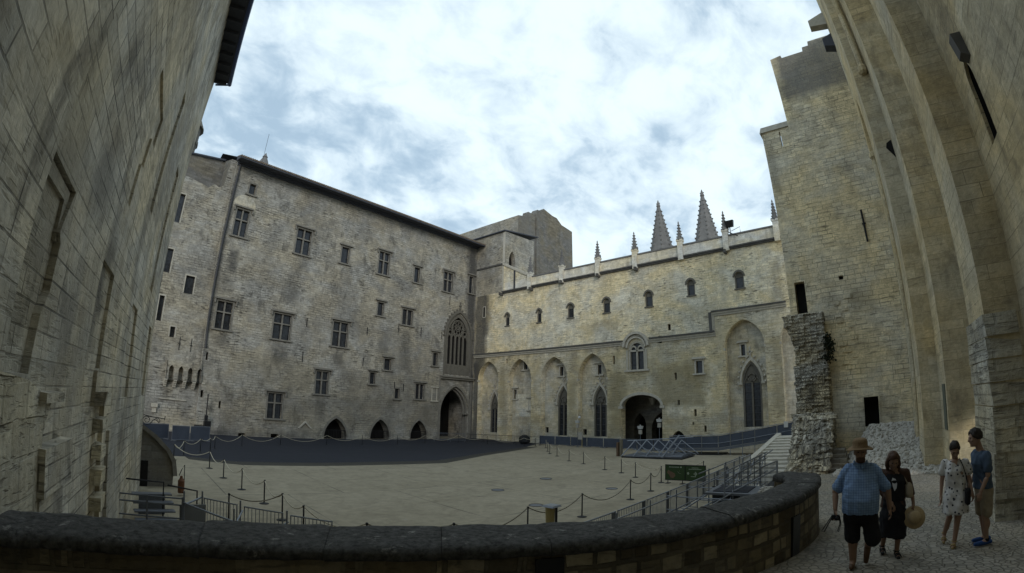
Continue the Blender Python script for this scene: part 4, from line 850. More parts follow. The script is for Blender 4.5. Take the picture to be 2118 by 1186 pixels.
sw_ = thing('side_turret', 'lower flat topped stone block with an arrow slit, against the left of the tall tower', 'tower', (XT, 3.3, 9))
XS = 30.15
def FQ(u, z, d): return (XS + d, u, z)
tq = [(2.29, 9.3), (4.2, 9.3), (4.2, 22.1), (2.29, 22.1)]
b = MB().facade(FQ, tq, [(rect(3.45, .62, 9.6, 11.55), 1.2), (rect(2.98, .09, 20.75, 21.9), .6)])
b.add([(XS, 4.2, 9.3), (XS + .6, 4.2, 9.3), (XS + .6, 4.2, 22.1), (XS, 4.2, 22.1)], [(0, 1, 2, 3)])
b.facade(lambda u, z, d: FQ(u, z, d + .6), [(2.29, 19), (4.2, 19), (4.2, 22.1), (2.29, 22.1)], [(rect(2.98, .09, 20.75, 21.9), 0.02)])
b.add([(XS + .6, 2.29, 9.3), (XS + .6, 4.2, 9.3), (XS + .6, 4.2, 19), (XS + .6, 2.29, 19)], [(0, 1, 2, 3)]).build('wall', 'tower', sw_)
MB().hexa([FQ(2.29, 22.1, -.12), FQ(4.32, 22.1, -.12), FQ(4.32, 22.1, .75), FQ(2.29, 22.1, .75), FQ(2.29, 22.55, 0), FQ(4.2, 22.55, 0), FQ(4.2, 22.55, .6), FQ(2.29, 22.55, .6)]).build('coping', 'trim', sw_)
f = MB().fbox(FQ, 3.76, 3.9, 9.6, 11.3, -.04, .4).fbox(FQ, 3.14, 3.76, 9.4, 9.6, -.1, .4).build('doorway', 'tower', sw_)
MB().fbox(FQ, 3.1, 3.8, 9.5, 11.6, .58, .6).build('door', 'dark', f)
# ruin: stacked irregular slabs make the torn edge
ru = thing('ruined_wall', 'torn rubble stub of an old wall below the doorway in the side block', 'wall', (29, 3.4, 0))
def stones(p, bw, bh):
    """blocky relief: every stone of a course stands out or back by its own amount"""
    row = math.floor(p[2] / bh); u = p[0] + p[1] + row * .37
    c = mnoise.cell((math.floor(u / bw) * 1.7 + .5, row * 2.3 + .5, .5)); e = mnoise.noise((p[0] * 3, p[1] * 3, p[2] * 4))
    fu = abs((u / bw) % 1 - .5) * 2; fz = abs((p[2] / bh) % 1 - .5) * 2
    return c, e, max(0, fu - .82) + max(0, fz - .78)
def torn(path, z0, z1, nt, nz, amp, bw=.42, bh=.24, seed=0):
    """a rough masonry mass: path(z) is its outline in plan at height z, displaced outwards stone by stone"""
    mb = MB(); vs, fs = [], []
    for r_ in range(nz + 1):
        z = z0 + (z1 - z0) * r_ / nz; P = [Vector((x, y)) for x, y in path(z)]
        L_ = [0]
        for a, c in zip(P[:-1], P[1:]): L_.append(L_[-1] + (c - a).length)
        for q in range(nt + 1):
            d = L_[-1] * q / nt; k = max(i for i in range(len(L_) - 1) if L_[i] <= d + 1e-9); t = (d - L_[k]) / max(1e-6, L_[k + 1] - L_[k])
            p = P[k].lerp(P[k + 1], t); tg = (P[k + 1] - P[k]).normalized(); nrm = Vector((-tg.y, tg.x))
            c, e, m = stones((p.x + seed, p.y, z), bw, bh)
            o = amp * (c * .9 + e * .8 + .6 * mnoise.noise((p.x * .9 + seed, p.y * .9, z * .9)) - m * 1.6)
            vs.append((p.x + nrm.x * o, p.y + nrm.y * o, z + .03 * mnoise.noise((p.x * 4, p.y * 4, z * 4))))
    for r_ in range(nz):
        for q in range(nt): fs.append((r_ * (nt + 1) + q, r_ * (nt + 1) + q + 1, (r_ + 1) * (nt + 1) + q + 1, (r_ + 1) * (nt + 1) + q))
    top = [nz * (nt + 1) + q for q in range(nt + 1)]; fs.append(tuple(top))
    return mb.add(vs, fs)
def up(z):
    yl = 4.15 + (.38 if z > 8.75 else max(0, (z - 8.2)) * .5) - (.12 if 6.5 < z < 7.6 else 0)
    return [(30.8, yl), (29.35, yl), (29.3, 2.22), (30.8, 2.22)]
torn(up, 3.2, 9.45, 120, 130, .10, .36, .2).build('upper_wall', 'ruin', ru)
def lo(z):
    t = max(0.0, min(1.0, z / 3.75)); x0 = 17.0 + 6.4 * t ** .9; yl = 3.35 - .1 * t - (.25 if t > .62 else 0) * 0; yr = 1.74 - .1 * t
    return [(30.9, 4.6), (x0 + 1.2, yl + .15), (x0 + .2, yl), (x0, (yl + yr) / 2), (x0 + .15, yr), (x0 + 1.6, yr + .12), (30.9, 2.15)]
torn(lo, -.3, 3.75, 420, 90, .12, .36, .19, 3).build('lower_bank', 'ruin', ru)
b = MB()
for q in range(110):
    t = random.random(); x = 17.3 + 10 * t; y = random.uniform(1.85, 3.2); z = min(3.72, 3.75 * max(0, (x - 17.0) / 6.4) ** 1.1) + random.uniform(-.08, .1); r_ = random.uniform(.05, .12)
    b.ball((x, y, z), r_ * 1.4, r_, r_ * .7, 6, 4)
tag(b.jitter(.05, 4).build('loose_stone', 'ruin', ru), kind='stuff')
MB().tube([(28.9, 2.05, 1.2), (29.1, 2.08, 4.2)], .1, 6).build('pipe', 'orange', ru) if False else None
pl = thing('dark_ivy', 'dark tuft of ivy growing in the crack beside the ruined wall', 'plant', (29.2, 2.1, 7.2))
b = MB(); random.seed(2)
for q in range(420):
    cx, cz, sx, sz_ = random.choice([(2.05, 7.75, .22, .35), (1.95, 7.2, .18, .4), (2.2, 6.75, .3, .22), (2.0, 7.45, .25, .3)])
    y = random.gauss(cx, sx * .6); z = random.gauss(cz, sz_ * .6); x = 29.15 + random.uniform(-.18, .12); a = random.uniform(.04, .08); t1 = Vector((random.uniform(-1, 1), random.uniform(-1, 1), random.uniform(-1, 1))).normalized() * a; t2 = t1.cross(Vector((random.random(), random.random(), .3))).normalized() * a
    p = Vector((x, y, z)); b.add([p - t1, p + t2, p + t1, p - t2], [(0, 1, 2, 3)])
ivy = b.build('leaves', plain('dark_ivy_leaf', (0.018, 0.024, 0.012), 0.7, vary=.6), pl)
MB().tube([(29.3, 2.05, 6.4), (29.2, 2.1, 7.2), (29.2, 2.0, 7.9)], .025, 5).build('stem', 'orange', pl)
# steps beside the ruin
stp = thing('stone_steps', 'short flight of dark stone steps between the ruined wall and the rubble heap', 'steps', (21, 1.2, 1.4))
for q in range(6): MB().box(20.4 + q * .34, 23.2, .85 + .06 * q, 1.95, 1.2 if q == 0 else 1.415 + (q - 1) * .15, 1.56 + q * .15).jitter(.012, 3).build('tread', 'tower_dark', stp)
# rubble heap
rb_ = MB(); random.seed(31)
def heap(x, y):
    t = (x - 19.0) / 7.0; s = max(0.0, min(1.0, t)); crest = 1.62 + 1.35 * s ** .8
    edge = max(0.0, min(1.0, (1.35 - y - max(0, (20.3 - x)) * .35) / 1.3)); fall = max(0, x - 27) * .1
    return walk_z(x) - .05 + (crest - walk_z(x)) * edge * min(1, s * 4) - fall
nx, ny = 60, 34; vs_ = []; fs_ = []
for i in range(nx + 1):
    for j in range(ny + 1):
        x = 19.0 + 11.0 * i / nx; y = -3.9 + 5.3 * j / ny; vs_.append((x, y, heap(x, y) + mnoise.noise((x * 1.5, y * 1.5, 0)) * .12))
for i in range(nx):
    for j in range(ny): fs_.append((i * (ny + 1) + j, (i + 1) * (ny + 1) + j, (i + 1) * (ny + 1) + j + 1, i * (ny + 1) + j + 1))
rb_.add(vs_, fs_)
ico = [(0, 0, 1), (.894, 0, .447), (.276, .851, .447), (-.724, .526, .447), (-.724, -.526, .447), (.276, -.851, .447), (.724, .526, -.447), (-.276, .851, -.447), (-.894, 0, -.447), (-.276, -.851, -.447), (.724, -.526, -.447), (0, 0, -1)]
icf = [(0, 1, 2), (0, 2, 3), (0, 3, 4), (0, 4, 5), (0, 5, 1), (1, 6, 2), (2, 7, 3), (3, 8, 4), (4, 9, 5), (5, 10, 1), (6, 7, 2), (7, 8, 3), (8, 9, 4), (9, 10, 5), (10, 6, 1), (11, 7, 6), (11, 8, 7), (11, 9, 8), (11, 10, 9), (11, 6, 10)]
for q in range(9000):
    x = 19.0 + 9.0 * random.random() ** 1.5; y = random.uniform(-2.6, 1.4); r_ = random.choice((.035, .045, .055, .07, .09, .13)) * random.uniform(.7, 1.2)
    z = heap(x, y) + r_ * .35; m_ = Matrix.Rotation(random.uniform(0, 6.28), 3, Vector((random.random(), random.random(), random.random() + .01)).normalized())
    sx, sy, sz_ = r_ * random.uniform(.8, 1.5), r_ * random.uniform(.7, 1.2), r_ * random.uniform(.5, .9)
    rb_.add([(Vector((x, y, z)) + m_ @ Vector((a * sx * random.uniform(.8, 1.15), b_ * sy, c_ * sz_))) for a, b_, c_ in ico], icf)
tag(rb_.build('rubble_heap', 'pebble'), 'heap of pale broken rubble below the dark doorway', 'rubble', kind='stuff')

for lab, (x, y, r_) in (('small round iron cover in the pale paving, left of centre', (19.2, 17.6, .32)), ('small iron cover in the pale paving by the near rope row', (17.4, 13.6, .3)), ('round iron cover in the middle of the pale paving', (24.5, 18.4, .35)), ('iron cover in the paving near the slanting rope row', (23.6, 13.2, .3))):
    t = thing('drain_cover', lab, 'drain cover', (x, y, 0), 0, 'iron covers in the paving')
    local(t, MB().lathe((0, 0, 0), [(r_, 0), (r_, .008)], 20), 'plate', 'steel_dark'); local(t, MB().tube([(r_ * 1.06 * math.cos(i * .314), r_ * 1.06 * math.sin(i * .314), .004) for i in range(20)], .02, 5, True), 'ring', 'iron')

# ================================================================== STANCHIONS AND ROPES
SH = 0.98
sp = thing('rope_post', 'x', 'post', (0, 0, 0), group='rope posts on the courtyard')
local(sp, MB().lathe((0, 0, 0), [(.20, 0), (.20, .015), (.06, .045), (.03, .06)], 16), 'base', 'black', None, True)
local(sp, MB().lathe((0, 0, .05), [(.028, 0), (.028, .87)], 10), 'pole', 'black', None, True)
local(sp, MB().lathe((0, 0, .90), [(.028, 0), (.042, .02), (.042, .065), (.02, .08)], 10), 'cap', 'black', None, True)
rows = [('back', 'the row on the dark ground cover, from the end block', [(6.93, 33.81), (8.5, 35.76), (9.5, 36.87), (10.28, 38.54), (13.27, 41.08), (17.65, 43.2), (22.82, 43.9), (27.13, 44.2), (31.88, 44.5), (36.13, 44.9), (41.2, 44.6), (42.89, 41.2), (44.52, 36.75), (45.25, 35.6)]),
        ('right', 'the slanting row, from the arcade', [(44.06, 33.16), (40.66, 30.35), (38.58, 28.55), (37.09, 26.6), (34.25, 23.3), (33.13, 21.13), (30.79, 17.81), (29.81, 15.93), (28.3, 14.1), (26.9, 11.7)]),
        ('left', 'the row beside the near left wing, from the far end', [(5.85, 31.48), (7.38, 28.62), (7.33, 25.5), (7.33, 22.43), (7.31, 19.41), (6.96, 16.65), (6.84, 14.6), (7.52, 11.87)]),
        ('near', 'the near row behind the parapet, from the left', [(9.65, 10.55), (13.18, 10.65), (16.7, 10.69), (21.2, 10.82), (23.9, 11.0)])]
first = True; posts = {}
for key, where, pts in rows:
    for i, (x, y) in enumerate(pts):
        lab = f"black rope post, {ORD[i]} in {where}"
        if first: sp.location = (x, y, 0); sp['label'] = lab; first = False
        else: dup(sp, (x, y, 0), random.uniform(0, 3), lab)
    posts[key] = pts
lp = dup(sp, (5.06, 16.84, 0), 0, 'black rope post standing alone beside the scaffold rails on the left')
lq = dup(sp, (30.2, 10.21, 0), 0, 'black rope post standing behind the green sign boards')
def rope(a, b, sag, lab, mat):
    A, B = Vector((*a, .945)), Vector((*b, .945)); pts = []
    for i in range(15):
        t = i / 14; p = A.lerp(B, t); p.z -= sag * 4 * t * (1 - t); pts.append(p)
    o = MB().tube(pts, .021, 5).build('rope', mat, None, True); tag(o, lab, 'rope', 'ropes hung between the posts')
for key, where, pts in rows:
    for i in range(len(pts) - 1):
        L_ = (Vector(pts[i]) - Vector(pts[i + 1])).length
        if L_ > 7: continue
        c_ = where.split(', from')
        mat = 'rope_dark' if key == 'near' else 'rope'
        rope(pts[i], pts[i + 1], min(.62, .12 * L_), f"rope between the {ORD[i]} and {ORD[i+1]} posts of {c_[0]}", mat)
rope((23.9, 11.0), (26.9, 11.7), .35, 'dark rope running up to the green sign boards', 'rope_dark')
rope((7.52, 11.87), (9.65, 10.55), .3, 'dark rope just above the parapet, left of centre', 'rope_dark')
rope((5.06, 16.84), (6.96, 16.65), .25, 'dark rope between the lone post and the left row', 'rope_dark')
rope((6.93, 33.81), (5.85, 31.48), .35, 'pale rope at the far left end joining the back and left rows', 'rope')
rope((28.3, 14.1), (30.2, 10.21), .55, 'pale rope sagging towards the post behind the green boards', 'rope')

# ================================================================== BARRIERS AND FENCES
def bar_panel(a, b, lab, grp, mat='steel', h=1.1, step=.115, plate=True):
    A, B = Vector((*a, 0)), Vector((*b, 0)); L_ = (B - A).length; rz = math.atan2(B.y - A.y, B.x - A.x)
    t = thing('barrier', lab, 'barrier', A, rz, grp)
    local(t, MB().tube([(0.05, 0, .12), (0.05, 0, h), (L_ - .05, 0, h), (L_ - .05, 0, .12)], .027, 6).tube([(.05, 0, .2), (L_ - .05, 0, .2)], .016, 5), 'frame', mat)
    b_ = MB(); n_ = int((L_ - .1) / step)
    for q in range(1, n_): b_.tube([(.05 + q * (L_ - .1) / n_, 0, .2), (.05 + q * (L_ - .1) / n_, 0, h)], .0115, 4)
    tag(local(t, b_, 'bars', mat))
    for x in (.18, L_ - .18): local(t, MB().box(x - .02, x + .02, -.3, .3, 0, .03).tube([(x, 0, .03), (x, 0, .2)], .018, 5), 'foot', mat)
    if plate: local(t, MB().box(L_ - .30, L_ - .06, -.012, .012, .15, h - .02), 'end_plate', 'steel_dark')
    return t
xs = [11.7, 13.9, 16.1, 18.3, 20.5, 22.7, 24.9, 26.8]
for i in range(7):
    bar_panel((xs[i], 7.55 + .01 * i), (xs[i + 1] - .06, 7.56 + .01 * i), f"grey barred steel barrier, {ORD[i]} from the parapet in the long straight line", 'barred barriers along the right edge of the courtyard')
for i, (a, b_) in enumerate((((3.84, 15.54), (4.64, 14.47)), ((4.72, 14.27), (5.59, 13.22)), ((5.63, 12.96), (6.45, 11.86)))):
    bar_panel(a, b_, f"grey barred barrier above the parapet on the left, {ORD[i]} from the left wall", 'barred barriers on the left', plate=False)
bl_ = [(39.6, 47.6), (41.4, 46.6), (42.9, 45.0), (44.0, 43.0), (45.0, 41.0), (45.7, 39.2), (46.2, 37.4), (46.6, 35.8)]
for i in range(7):
    bar_panel(bl_[i], bl_[i + 1], f"low dark barrier round the far corner, {ORD[i]} from the portal", 'dark barriers round the far corner', 'iron' if i > 1 else 'steel_dark', 1.05, .16, False)
def sheet_panel(a, b, lab, grp, mat='blue_panel', h=1.1):
    A, B = Vector((*a, 0)), Vector((*b, 0)); L_ = (B - A).length; rz = math.atan2(B.y - A.y, B.x - A.x)
    t = thing('sheet_fence', lab, 'fence panel', A, rz, grp)
    local(t, MB().box(.03, L_ - .03, -.012, .012, .1, h - .03), 'sheet', mat)
    local(t, MB().tube([(.02, 0, 0), (.02, 0, h), (L_ - .02, 0, h), (L_ - .02, 0, 0)], .025, 6).tube([(.02, 0, .1), (L_ - .02, 0, .1)], .02, 5), 'frame', 'steel')
    for x in (.2, L_ - .2): local(t, MB().box(x - .12, x + .12, -.3, .3, 0, .05), 'foot', 'steel_dark')
    return t
ms_ = [(48.2, 37.3), (48.4, 35.0), (48.4, 32.7), (48.4, 30.4), (48.3, 28.1), (48.0, 25.8), (47.6, 23.5), (47.0, 21.3), (46.4, 19.0)]
for i in range(8): sheet_panel(ms_[i], (ms_[i + 1][0], ms_[i + 1][1] + .06), f"blue grey sheet fence panel before the arcade, {ORD[i]} from the left", 'sheet fence panels before the arcade')
for i, (a, b_) in enumerate((((4.4, 41.5), (7.5, 43.3)), ((7.6, 42.3), (9.2, 42.9)), ((9.25, 42.9), (11.1, 43.5)))):
    sheet_panel(a, b_, f"blue grey sheet fence panel under the end block, {ORD[i]} from the left", 'sheet fence panels at the far left', h=1.25)
t = thing('access_ramp', 'blue grey sheeted ramp climbing to the right in front of the arcade wing', 'ramp', (44, 12, 0))
prof_ = [(18.2, .55), (13.4, .62), (10.0, 1.1), (6.0, 1.75)]
for i in range(3):
    (y0, z0), (y1, z1) = prof_[i], prof_[i + 1]; n_ = 3 if i != 2 else 2
    MB().hexa([(43.9, y0, z0 - .22), (45.6, y0, z0 - .22), (45.6, y1, z1 - .22), (43.9, y1, z1 - .22), (43.9, y0, z0), (45.6, y0, z0), (45.6, y1, z1), (43.9, y1, z1)]).build('deck', 'steel_dark', t)
    for q in range(n_):
        ya, yb = y0 + (y1 - y0) * q / n_, y0 + (y1 - y0) * (q + 1) / n_; za, zb = z0 + (z1 - z0) * q / n_, z0 + (z1 - z0) * (q + 1) / n_
        MB().hexa([(43.86, ya - .04, za + .05), (43.89, ya - .04, za + .05), (43.89, yb + .04, zb + .05), (43.86, yb + .04, zb + .05), (43.86, ya - .04, za + 1.12), (43.89, ya - .04, za + 1.12), (43.89, yb + .04, zb + 1.12), (43.86, yb + .04, zb + 1.12)]).build('side_sheet', 'blue_panel', t)
        MB().tube([(43.85, ya, 0), (43.85, ya, za + 1.2), (43.85, yb, zb + 1.2)], .035, 6).tube([(43.83, ya, za + .45), (43.83, yb, zb + .45)], .025, 5).build('rail', 'steel', t)
MB().box(43.7, 45.7, 13.0, 18.4, .0, .12).build('base_beam', 'black', t)
MB().box(43.7, 43.85, 7.0, 7.35, 2.35, 2.85).build('notice', 'white', t)
t = thing('steel_trusses', 'stack of tilted steel trusses lying at the foot of the blue ramp', 'trusses', (40, 18.5, 0))
for q in range(5):
    y0 = 21.0 - q * 1.05
    MB().tube([(39.2 + q * .35, y0, .1), (41.0 + q * .25, y0 - .55, 1.5)], .05, 6).build('strut', 'steel', t)
    MB().tube([(41.0 + q * .25, y0 - .55, 1.5), (40.3 + q * .3, y0 - 2.3, .35)], .04, 6).build('brace', 'steel', t)
    MB().tube([(40.6 + q * .3, y0 - .35, .8), (40.4 + q * .3, y0 - 2.1, .25)], .03, 6).build('brace', 'steel', t)
MB().tube([(39.9, 17.3, .05), (41.6, 16.3, 1.95)], .08, 6).build('strut', 'steel', t)
MB().tube([(41.2, 21.4, 1.4), (42.2, 15.2, 1.75)], .05, 6).build('rail', 'steel', t)
MB().hexa([(39.4, 20.9, .12), (42, 20.7, .12), (42.4, 15.4, .12), (40.2, 15.6, .12), (39.9, 20.9, .20), (42, 20.7, .26), (42.4, 15.4, .34), (40.7, 15.6, .28)]).build('deck', 'steel_dark', t)
MB().box(39.3, 42.5, 15.2, 21.0, .0, .1).build('base_beam', 'black', t)

# ---------------------------------------------------------------- scaffolding on the right, steps and planks
t = thing('scaffolding', 'grey tube scaffolding and deck behind the barred barriers on the right', 'scaffolding', (20, 5.5, 0))
for x in (13.0, 15.4, 17.8, 20.2, 22.6, 25.0):
    for y in (7.1, 5.2):
        MB().tube([(x, y, .05), (x, y, 1.25 if y > 6 else (1.1 if x < 17 else 2.0))], .028, 6).box(x - .09, x + .09, y - .09, y + .09, 0, .03).build('standard', 'steel', t)
    MB().tube([(x, 7.5, .45), (x, 4.9, .45)], .025, 6).build('transom', 'steel', t)
    MB().tube([(x, 7.5, .98), (x, 4.9, .98)], .025, 6).build('transom', 'steel', t) if x > 16 else None
for y, z in ((7.1, .5), (5.2, .5), (5.2, 1.05), (7.1, 1.05)): MB().tube([(12.6, y, z), (25.6, y, z)], .025, 6).build('ledger', 'steel', t)
MB().tube([(16.0, 7.3, .1), (18.05, 6.67, .3), (20.3, 3.7, 1.85)], .03, 6).build('handrail', 'steel', t)
MB().tube([(17.0, 6.9, .4), (25.5, 4.9, 2.1)], .03, 6).build('handrail', 'steel', t)
for x in (19.0, 21.4, 23.8):
    for y in (5.2, 6.2): MB().tube([(x, y, .05), (x, y, 1.95)], .028, 6).build('standard', 'steel', t)
for x in (17.8, 20.2, 22.6): MB().tube([(x, 5.2, .3), (x + 2.4, 5.2, 1.95)], .025, 6).build('brace', 'steel', t)
for y in (6.2,):
    for z in (1.4, 1.9): MB().tube([(17.8, y, z), (25.0, y, z)], .025, 6).build('ledger', 'steel', t)
MB().box(20.72, 20.76, 3.4, 6.6, 0, .97).build('painted_void_sheet', 'black', t)  # upright black sheet, paints the dark void beneath the deck
MB().box(18.4, 20.7, 3.5, 6.5, .02, .03).build('painted_void_floor', 'black', t)  # black floor sheet, the void's darkness put in as colour
for z in (1.35, 1.7, 2.0): MB().tube([(17.8, 5.2, z), (25.6, 5.2, z)], .025, 6).build('ledger', 'steel', t)
MB().box(18.6, 20.6, 3.6, 6.25, .98, 1.06).build('deck', 'steel_dark', t)
MB().box(18.9, 20.3, 4.6, 6.0, 1.065, 1.09).build('mat', 'cover', t)
MB().box(17.5, 25.2, 4.4, 4.45, 0, .95).build('painted_void_sheet', 'black', t)  # long black sheet, paints the gloom under the scaffold
for q, (x0, x1) in enumerate(((20.6, 22.4), (22.6, 24.8))):
    b = MB()
    for k in range(13): xx = x0 + (x1 - x0) * k / 12; b.tube([(xx, 5.3, .6), (xx, 5.3, 1.95)], .009, 4)
    for k in range(7): zz = .6 + k * .22; b.tube([(x0, 5.3, zz), (x1, 5.3, zz)], .009, 4)
    b.build('mesh_panel', 'steel', t)
for q in range(3): bar_panel((25.6 + q * 1.95, 7.5 - q * .02), (27.5 + q * 1.95, 7.48 - q * .02), f"grey slatted barrier beside the pale steps, {ORD[q]} from the scaffold", 'barriers beside the pale steps', 'steel', 1.3, .16, False)
b = bar_panel((15.2, 3.3), (17.0, 3.1), 'grey barred barrier at the foot of the ruined wall', 'barriers by the ruin', 'steel', 1.15, .13, False); b.location.z = 1.35
t = thing('broad_steps', 'broad flight of pale stone steps rising behind the scaffolding', 'steps', (34, 6.4, 0))
n_ = 14
for q in range(n_):
    x = 26.2 + q * 1.12; b = MB().box(x, 43.5, 4.6, 7.55, -.1 if q == 0 else .12 * q + .002, .12 * (q + 1)).build('tread', 'trim', t)
MB().hexa([(25.0, 7.55, -.1), (43.4, 7.55, -.1), (43.4, 7.95, -.1), (25.0, 7.95, -.1), (25.0, 7.55, .2), (43.4, 7.55, 1.9), (43.4, 7.95, 1.9), (25.0, 7.95, .2)]).build('kerb', 'trim', t)
for lab, (x, y, a, w_) in (('pale plank lying flat beneath the scaffold deck, the larger', (23.3, 3.9, 1.2, .9)), ('pale plank lying flat beside the larger one under the scaffold', (22.1, 4.75, 1.3, .7))):
    c_, s_ = math.cos(a), math.sin(a); P = []
    for z in (.03, .1):
        for u, v in ((-w_, -.55), (w_, -.55), (w_, .55), (-w_, .55)): P.append((x + u * c_ - v * s_, y + u * s_ + v * c_, z))
    tag(MB().hexa(P).build('plank', 'ply', None), lab, 'plank', 'planks under the scaffold')
ir = MB(); random.seed(77)
for q in range(260):
    y = random.uniform(1.6, 2.2); z = random.uniform(1.2, 2.72); r_ = random.uniform(.05, .1)
    ir.ball((10.0 + random.uniform(-.06, .04), y, z), r_, r_ * 1.1, r_ * .75, 6, 4)
ir.box(10.0, 10.25, 1.6, 2.2, 0, 2.72).jitter(.03, 5)
tag(ir.build('rubble_facing', 'pebble', par), 'pale rubble facing inside the curled end of the parapet')
# low stone wall and rails on the left
t = thing('low_ramp_wall', 'low stone wall with a sloping pale coping beyond the end of the near left wall', 'wall', (3.4, 23, 0))
lw_ = [(2.4, -.2), (4.25, -.2), (4.3, .6), (4.2, 1.1), (3.95, 1.55), (3.4, 2.05), (2.4, 2.75)]
MB().prism(lambda u, z, d: (u, 23.0 + d, z), lw_, 0, .5).build('wall', 'tower_dark', t)
b = MB().band(lambda u, z, d: (u, 23.0 + d, z), [(4.28, .5), (4.2, 1.1), (3.95, 1.55), (3.4, 2.05), (2.4, 2.75)], [(4.46, .5), (4.36, 1.17), (4.07, 1.67), (3.48, 2.2), (2.4, 2.93)], -.12, .75); b.jitter(.03, 2).build('coping', 'trim_grey', t)
MB().box(2.85, 3.15, 22.9, 22.98, 0, 1.1).build('doorway', 'dark', t)
t = thing('rail_stair', 'dark metal stair with handrails beside the near left wall', 'stair', (2.2, 15.8, 0))
for z in (1.15, .95, .55): MB().tube([(1.05, 15.9, z), (3.2, 15.25, z - .02)], .025, 6).build('rail', 'steel_dark', t)
for x, y in ((1.1, 15.88), (2.15, 15.55), (3.15, 15.26)): MB().tube([(x, y, 0), (x, y, 1.17)], .03, 6).build('post', 'steel_dark', t)
MB().tube([(1.5, 17.4, 1.3), (2.9, 17.2, 1.25), (2.9, 17.2, .0)], .03, 6).build('rail', 'iron', t)
MB().tube([(3.0, 17.0, 1.2), (3.9, 16.6, 1.1), (3.9, 16.6, 0)], .03, 6).build('rail', 'iron', t)
for q in range(4): MB().box(1.9, 3.2, 16.2 + q * .35, 16.55 + q * .35, .2 + q * .2, .24 + q * .2).build('tread', 'steel_dark', t)
MB().box(2.2, 3.1, 18.0, 18.05, 0, .7).build('riser_sheet', 'steel_dark', t)
t = thing('scaffold_rail', 'slanting grey scaffold tubes in front of the barred barriers on the left', 'scaffold tube', (4.4, 14, 0))
MB().tube([(3.15, 15.3, 1.02), (4.3, 13.8, .78), (5.7, 11.9, .42)], .03, 8).build('diagonal_tube', 'steel', t)
MB().tube([(3.2, 15.25, .95), (3.85, 15.6, 1.12)], .03, 8).build('diagonal_tube', 'steel', t)
MB().tube([(4.35, 13.75, .75), (4.75, 14.4, .95)], .03, 8).build('diagonal_tube', 'steel', t)
MB().tube([(5.0, 12.85, .55), (5.7, 13.2, .85)], .03, 8).build('diagonal_tube', 'steel', t)
for x, y, h_ in ((3.2, 15.3, 1.35), (3.82, 15.55, 1.3), (4.68, 14.4, 1.25), (5.62, 13.1, 1.2), (4.3, 13.8, 1.15), (5.2, 12.4, .9)): MB().tube([(x, y, 0), (x, y, h_)], .028, 8).build('standard', 'steel', t)
MB().box(3.1, 3.9, 15.4, 15.45, 0, .92).build('sheet', 'grey_panel', t)
MB().tube([(1.0, 13.2, .95), (3.5, 13.0, .9)], .04, 6).build('kick_board', 'steel_dark', t)

# ================================================================== SMALL THINGS
def lamp(x, y, h_, lab):
    t = thing('box_lamp', lab, 'lamp', (x, y, 0), 0, 'white box lamps by the arcade')
    local(t, MB().tube([(0, 0, 0), (0, 0, h_ - .5)], .03, 6).box(-.15, .15, -.15, .15, 0, .05), 'pole', 'steel_dark')
    local(t, MB().box(-.12, .12, -.16, .16, h_ - 1.0, h_ - .55), 'notice', 'ply')
    local(t, MB().hexa([(-.15, -.22, h_ - .45), (.15, -.22, h_ - .45), (.15, .22, h_ - .45), (-.15, .22, h_ - .45), (-.2, -.27, h_ - .14), (.2, -.27, h_ - .14), (.2, .27, h_ - .14), (-.2, .27, h_ - .14)]).box(-.05, .05, -.06, .06, h_ - .1, h_), 'lamp_head', 'white')
lamp(46.5, 22.6, 2.75, 'white box lamp on a pole at the left of the gate arch')
lamp(46.9, 20.6, 3.45, 'white box lamp on a taller pole at the right of the gate arch')
lamp(47.6, 31.2, 3.25, 'white box lamp on the pier between the two tall lancets')
t = thing('wall_lamp', 'small white lamp fixed high on the pier between the two tall lancets', 'lamp', (49.1, 31.85, 3.5))
MB().lathe((48.95, 31.85, 3.35), [(.2, 0), (.16, .2), (.05, .3)], 8).build('shade', 'white', t); MB().tube([(49.2, 31.85, 3.66), (48.95, 31.85, 3.66)], .02, 5).build('arm', 'iron', t)
t = thing('notice_stand', 'pale notice board on a yellow post before the arcade', 'sign', (47.6, 30.7, 0))
MB().tube([(47.6, 30.6, 0), (47.6, 30.6, 1.5)], .05, 6).build('post', 'yellow', t); MB().box(47.5, 47.56, 30.5, 31.1, .9, 1.75).build('board', 'ply', t)
t = thing('wooden_post', 'stout brown wooden post by the tilted steel trusses', 'post', (40.3, 21.9, 0))
MB().box(40.15, 40.45, 21.8, 22.0, 0, 1.3).jitter(.02, 3).build('shaft', 'print_brown', t); MB().box(40.1, 40.5, 21.5, 21.62, 0, 1.55).build('side_plank', 'rope_dark', t)
t = thing('rubbish_bin', 'black bin bulging behind the dark barriers at the foot of the arcade', 'bin', (47.2, 38.9, 0))
MB().lathe((47.2, 38.9, 0), [(.5, 0), (.75, .3), (.7, .8), (.35, 1.1), (.1, 1.15)], 10).jitter(.08, 2).build('bag', 'black', t); MB().lathe((47.2, 38.9, .95), [(.38, 0), (.38, .08)], 12).build('rim', 'iron', t)
t = thing('sign_boards', 'pair of green printed sign boards on black legs with a white arrow', 'sign', (26.9, 10.3, 0))
fr = lambda u, z, d: (26.9 + d, u, z)
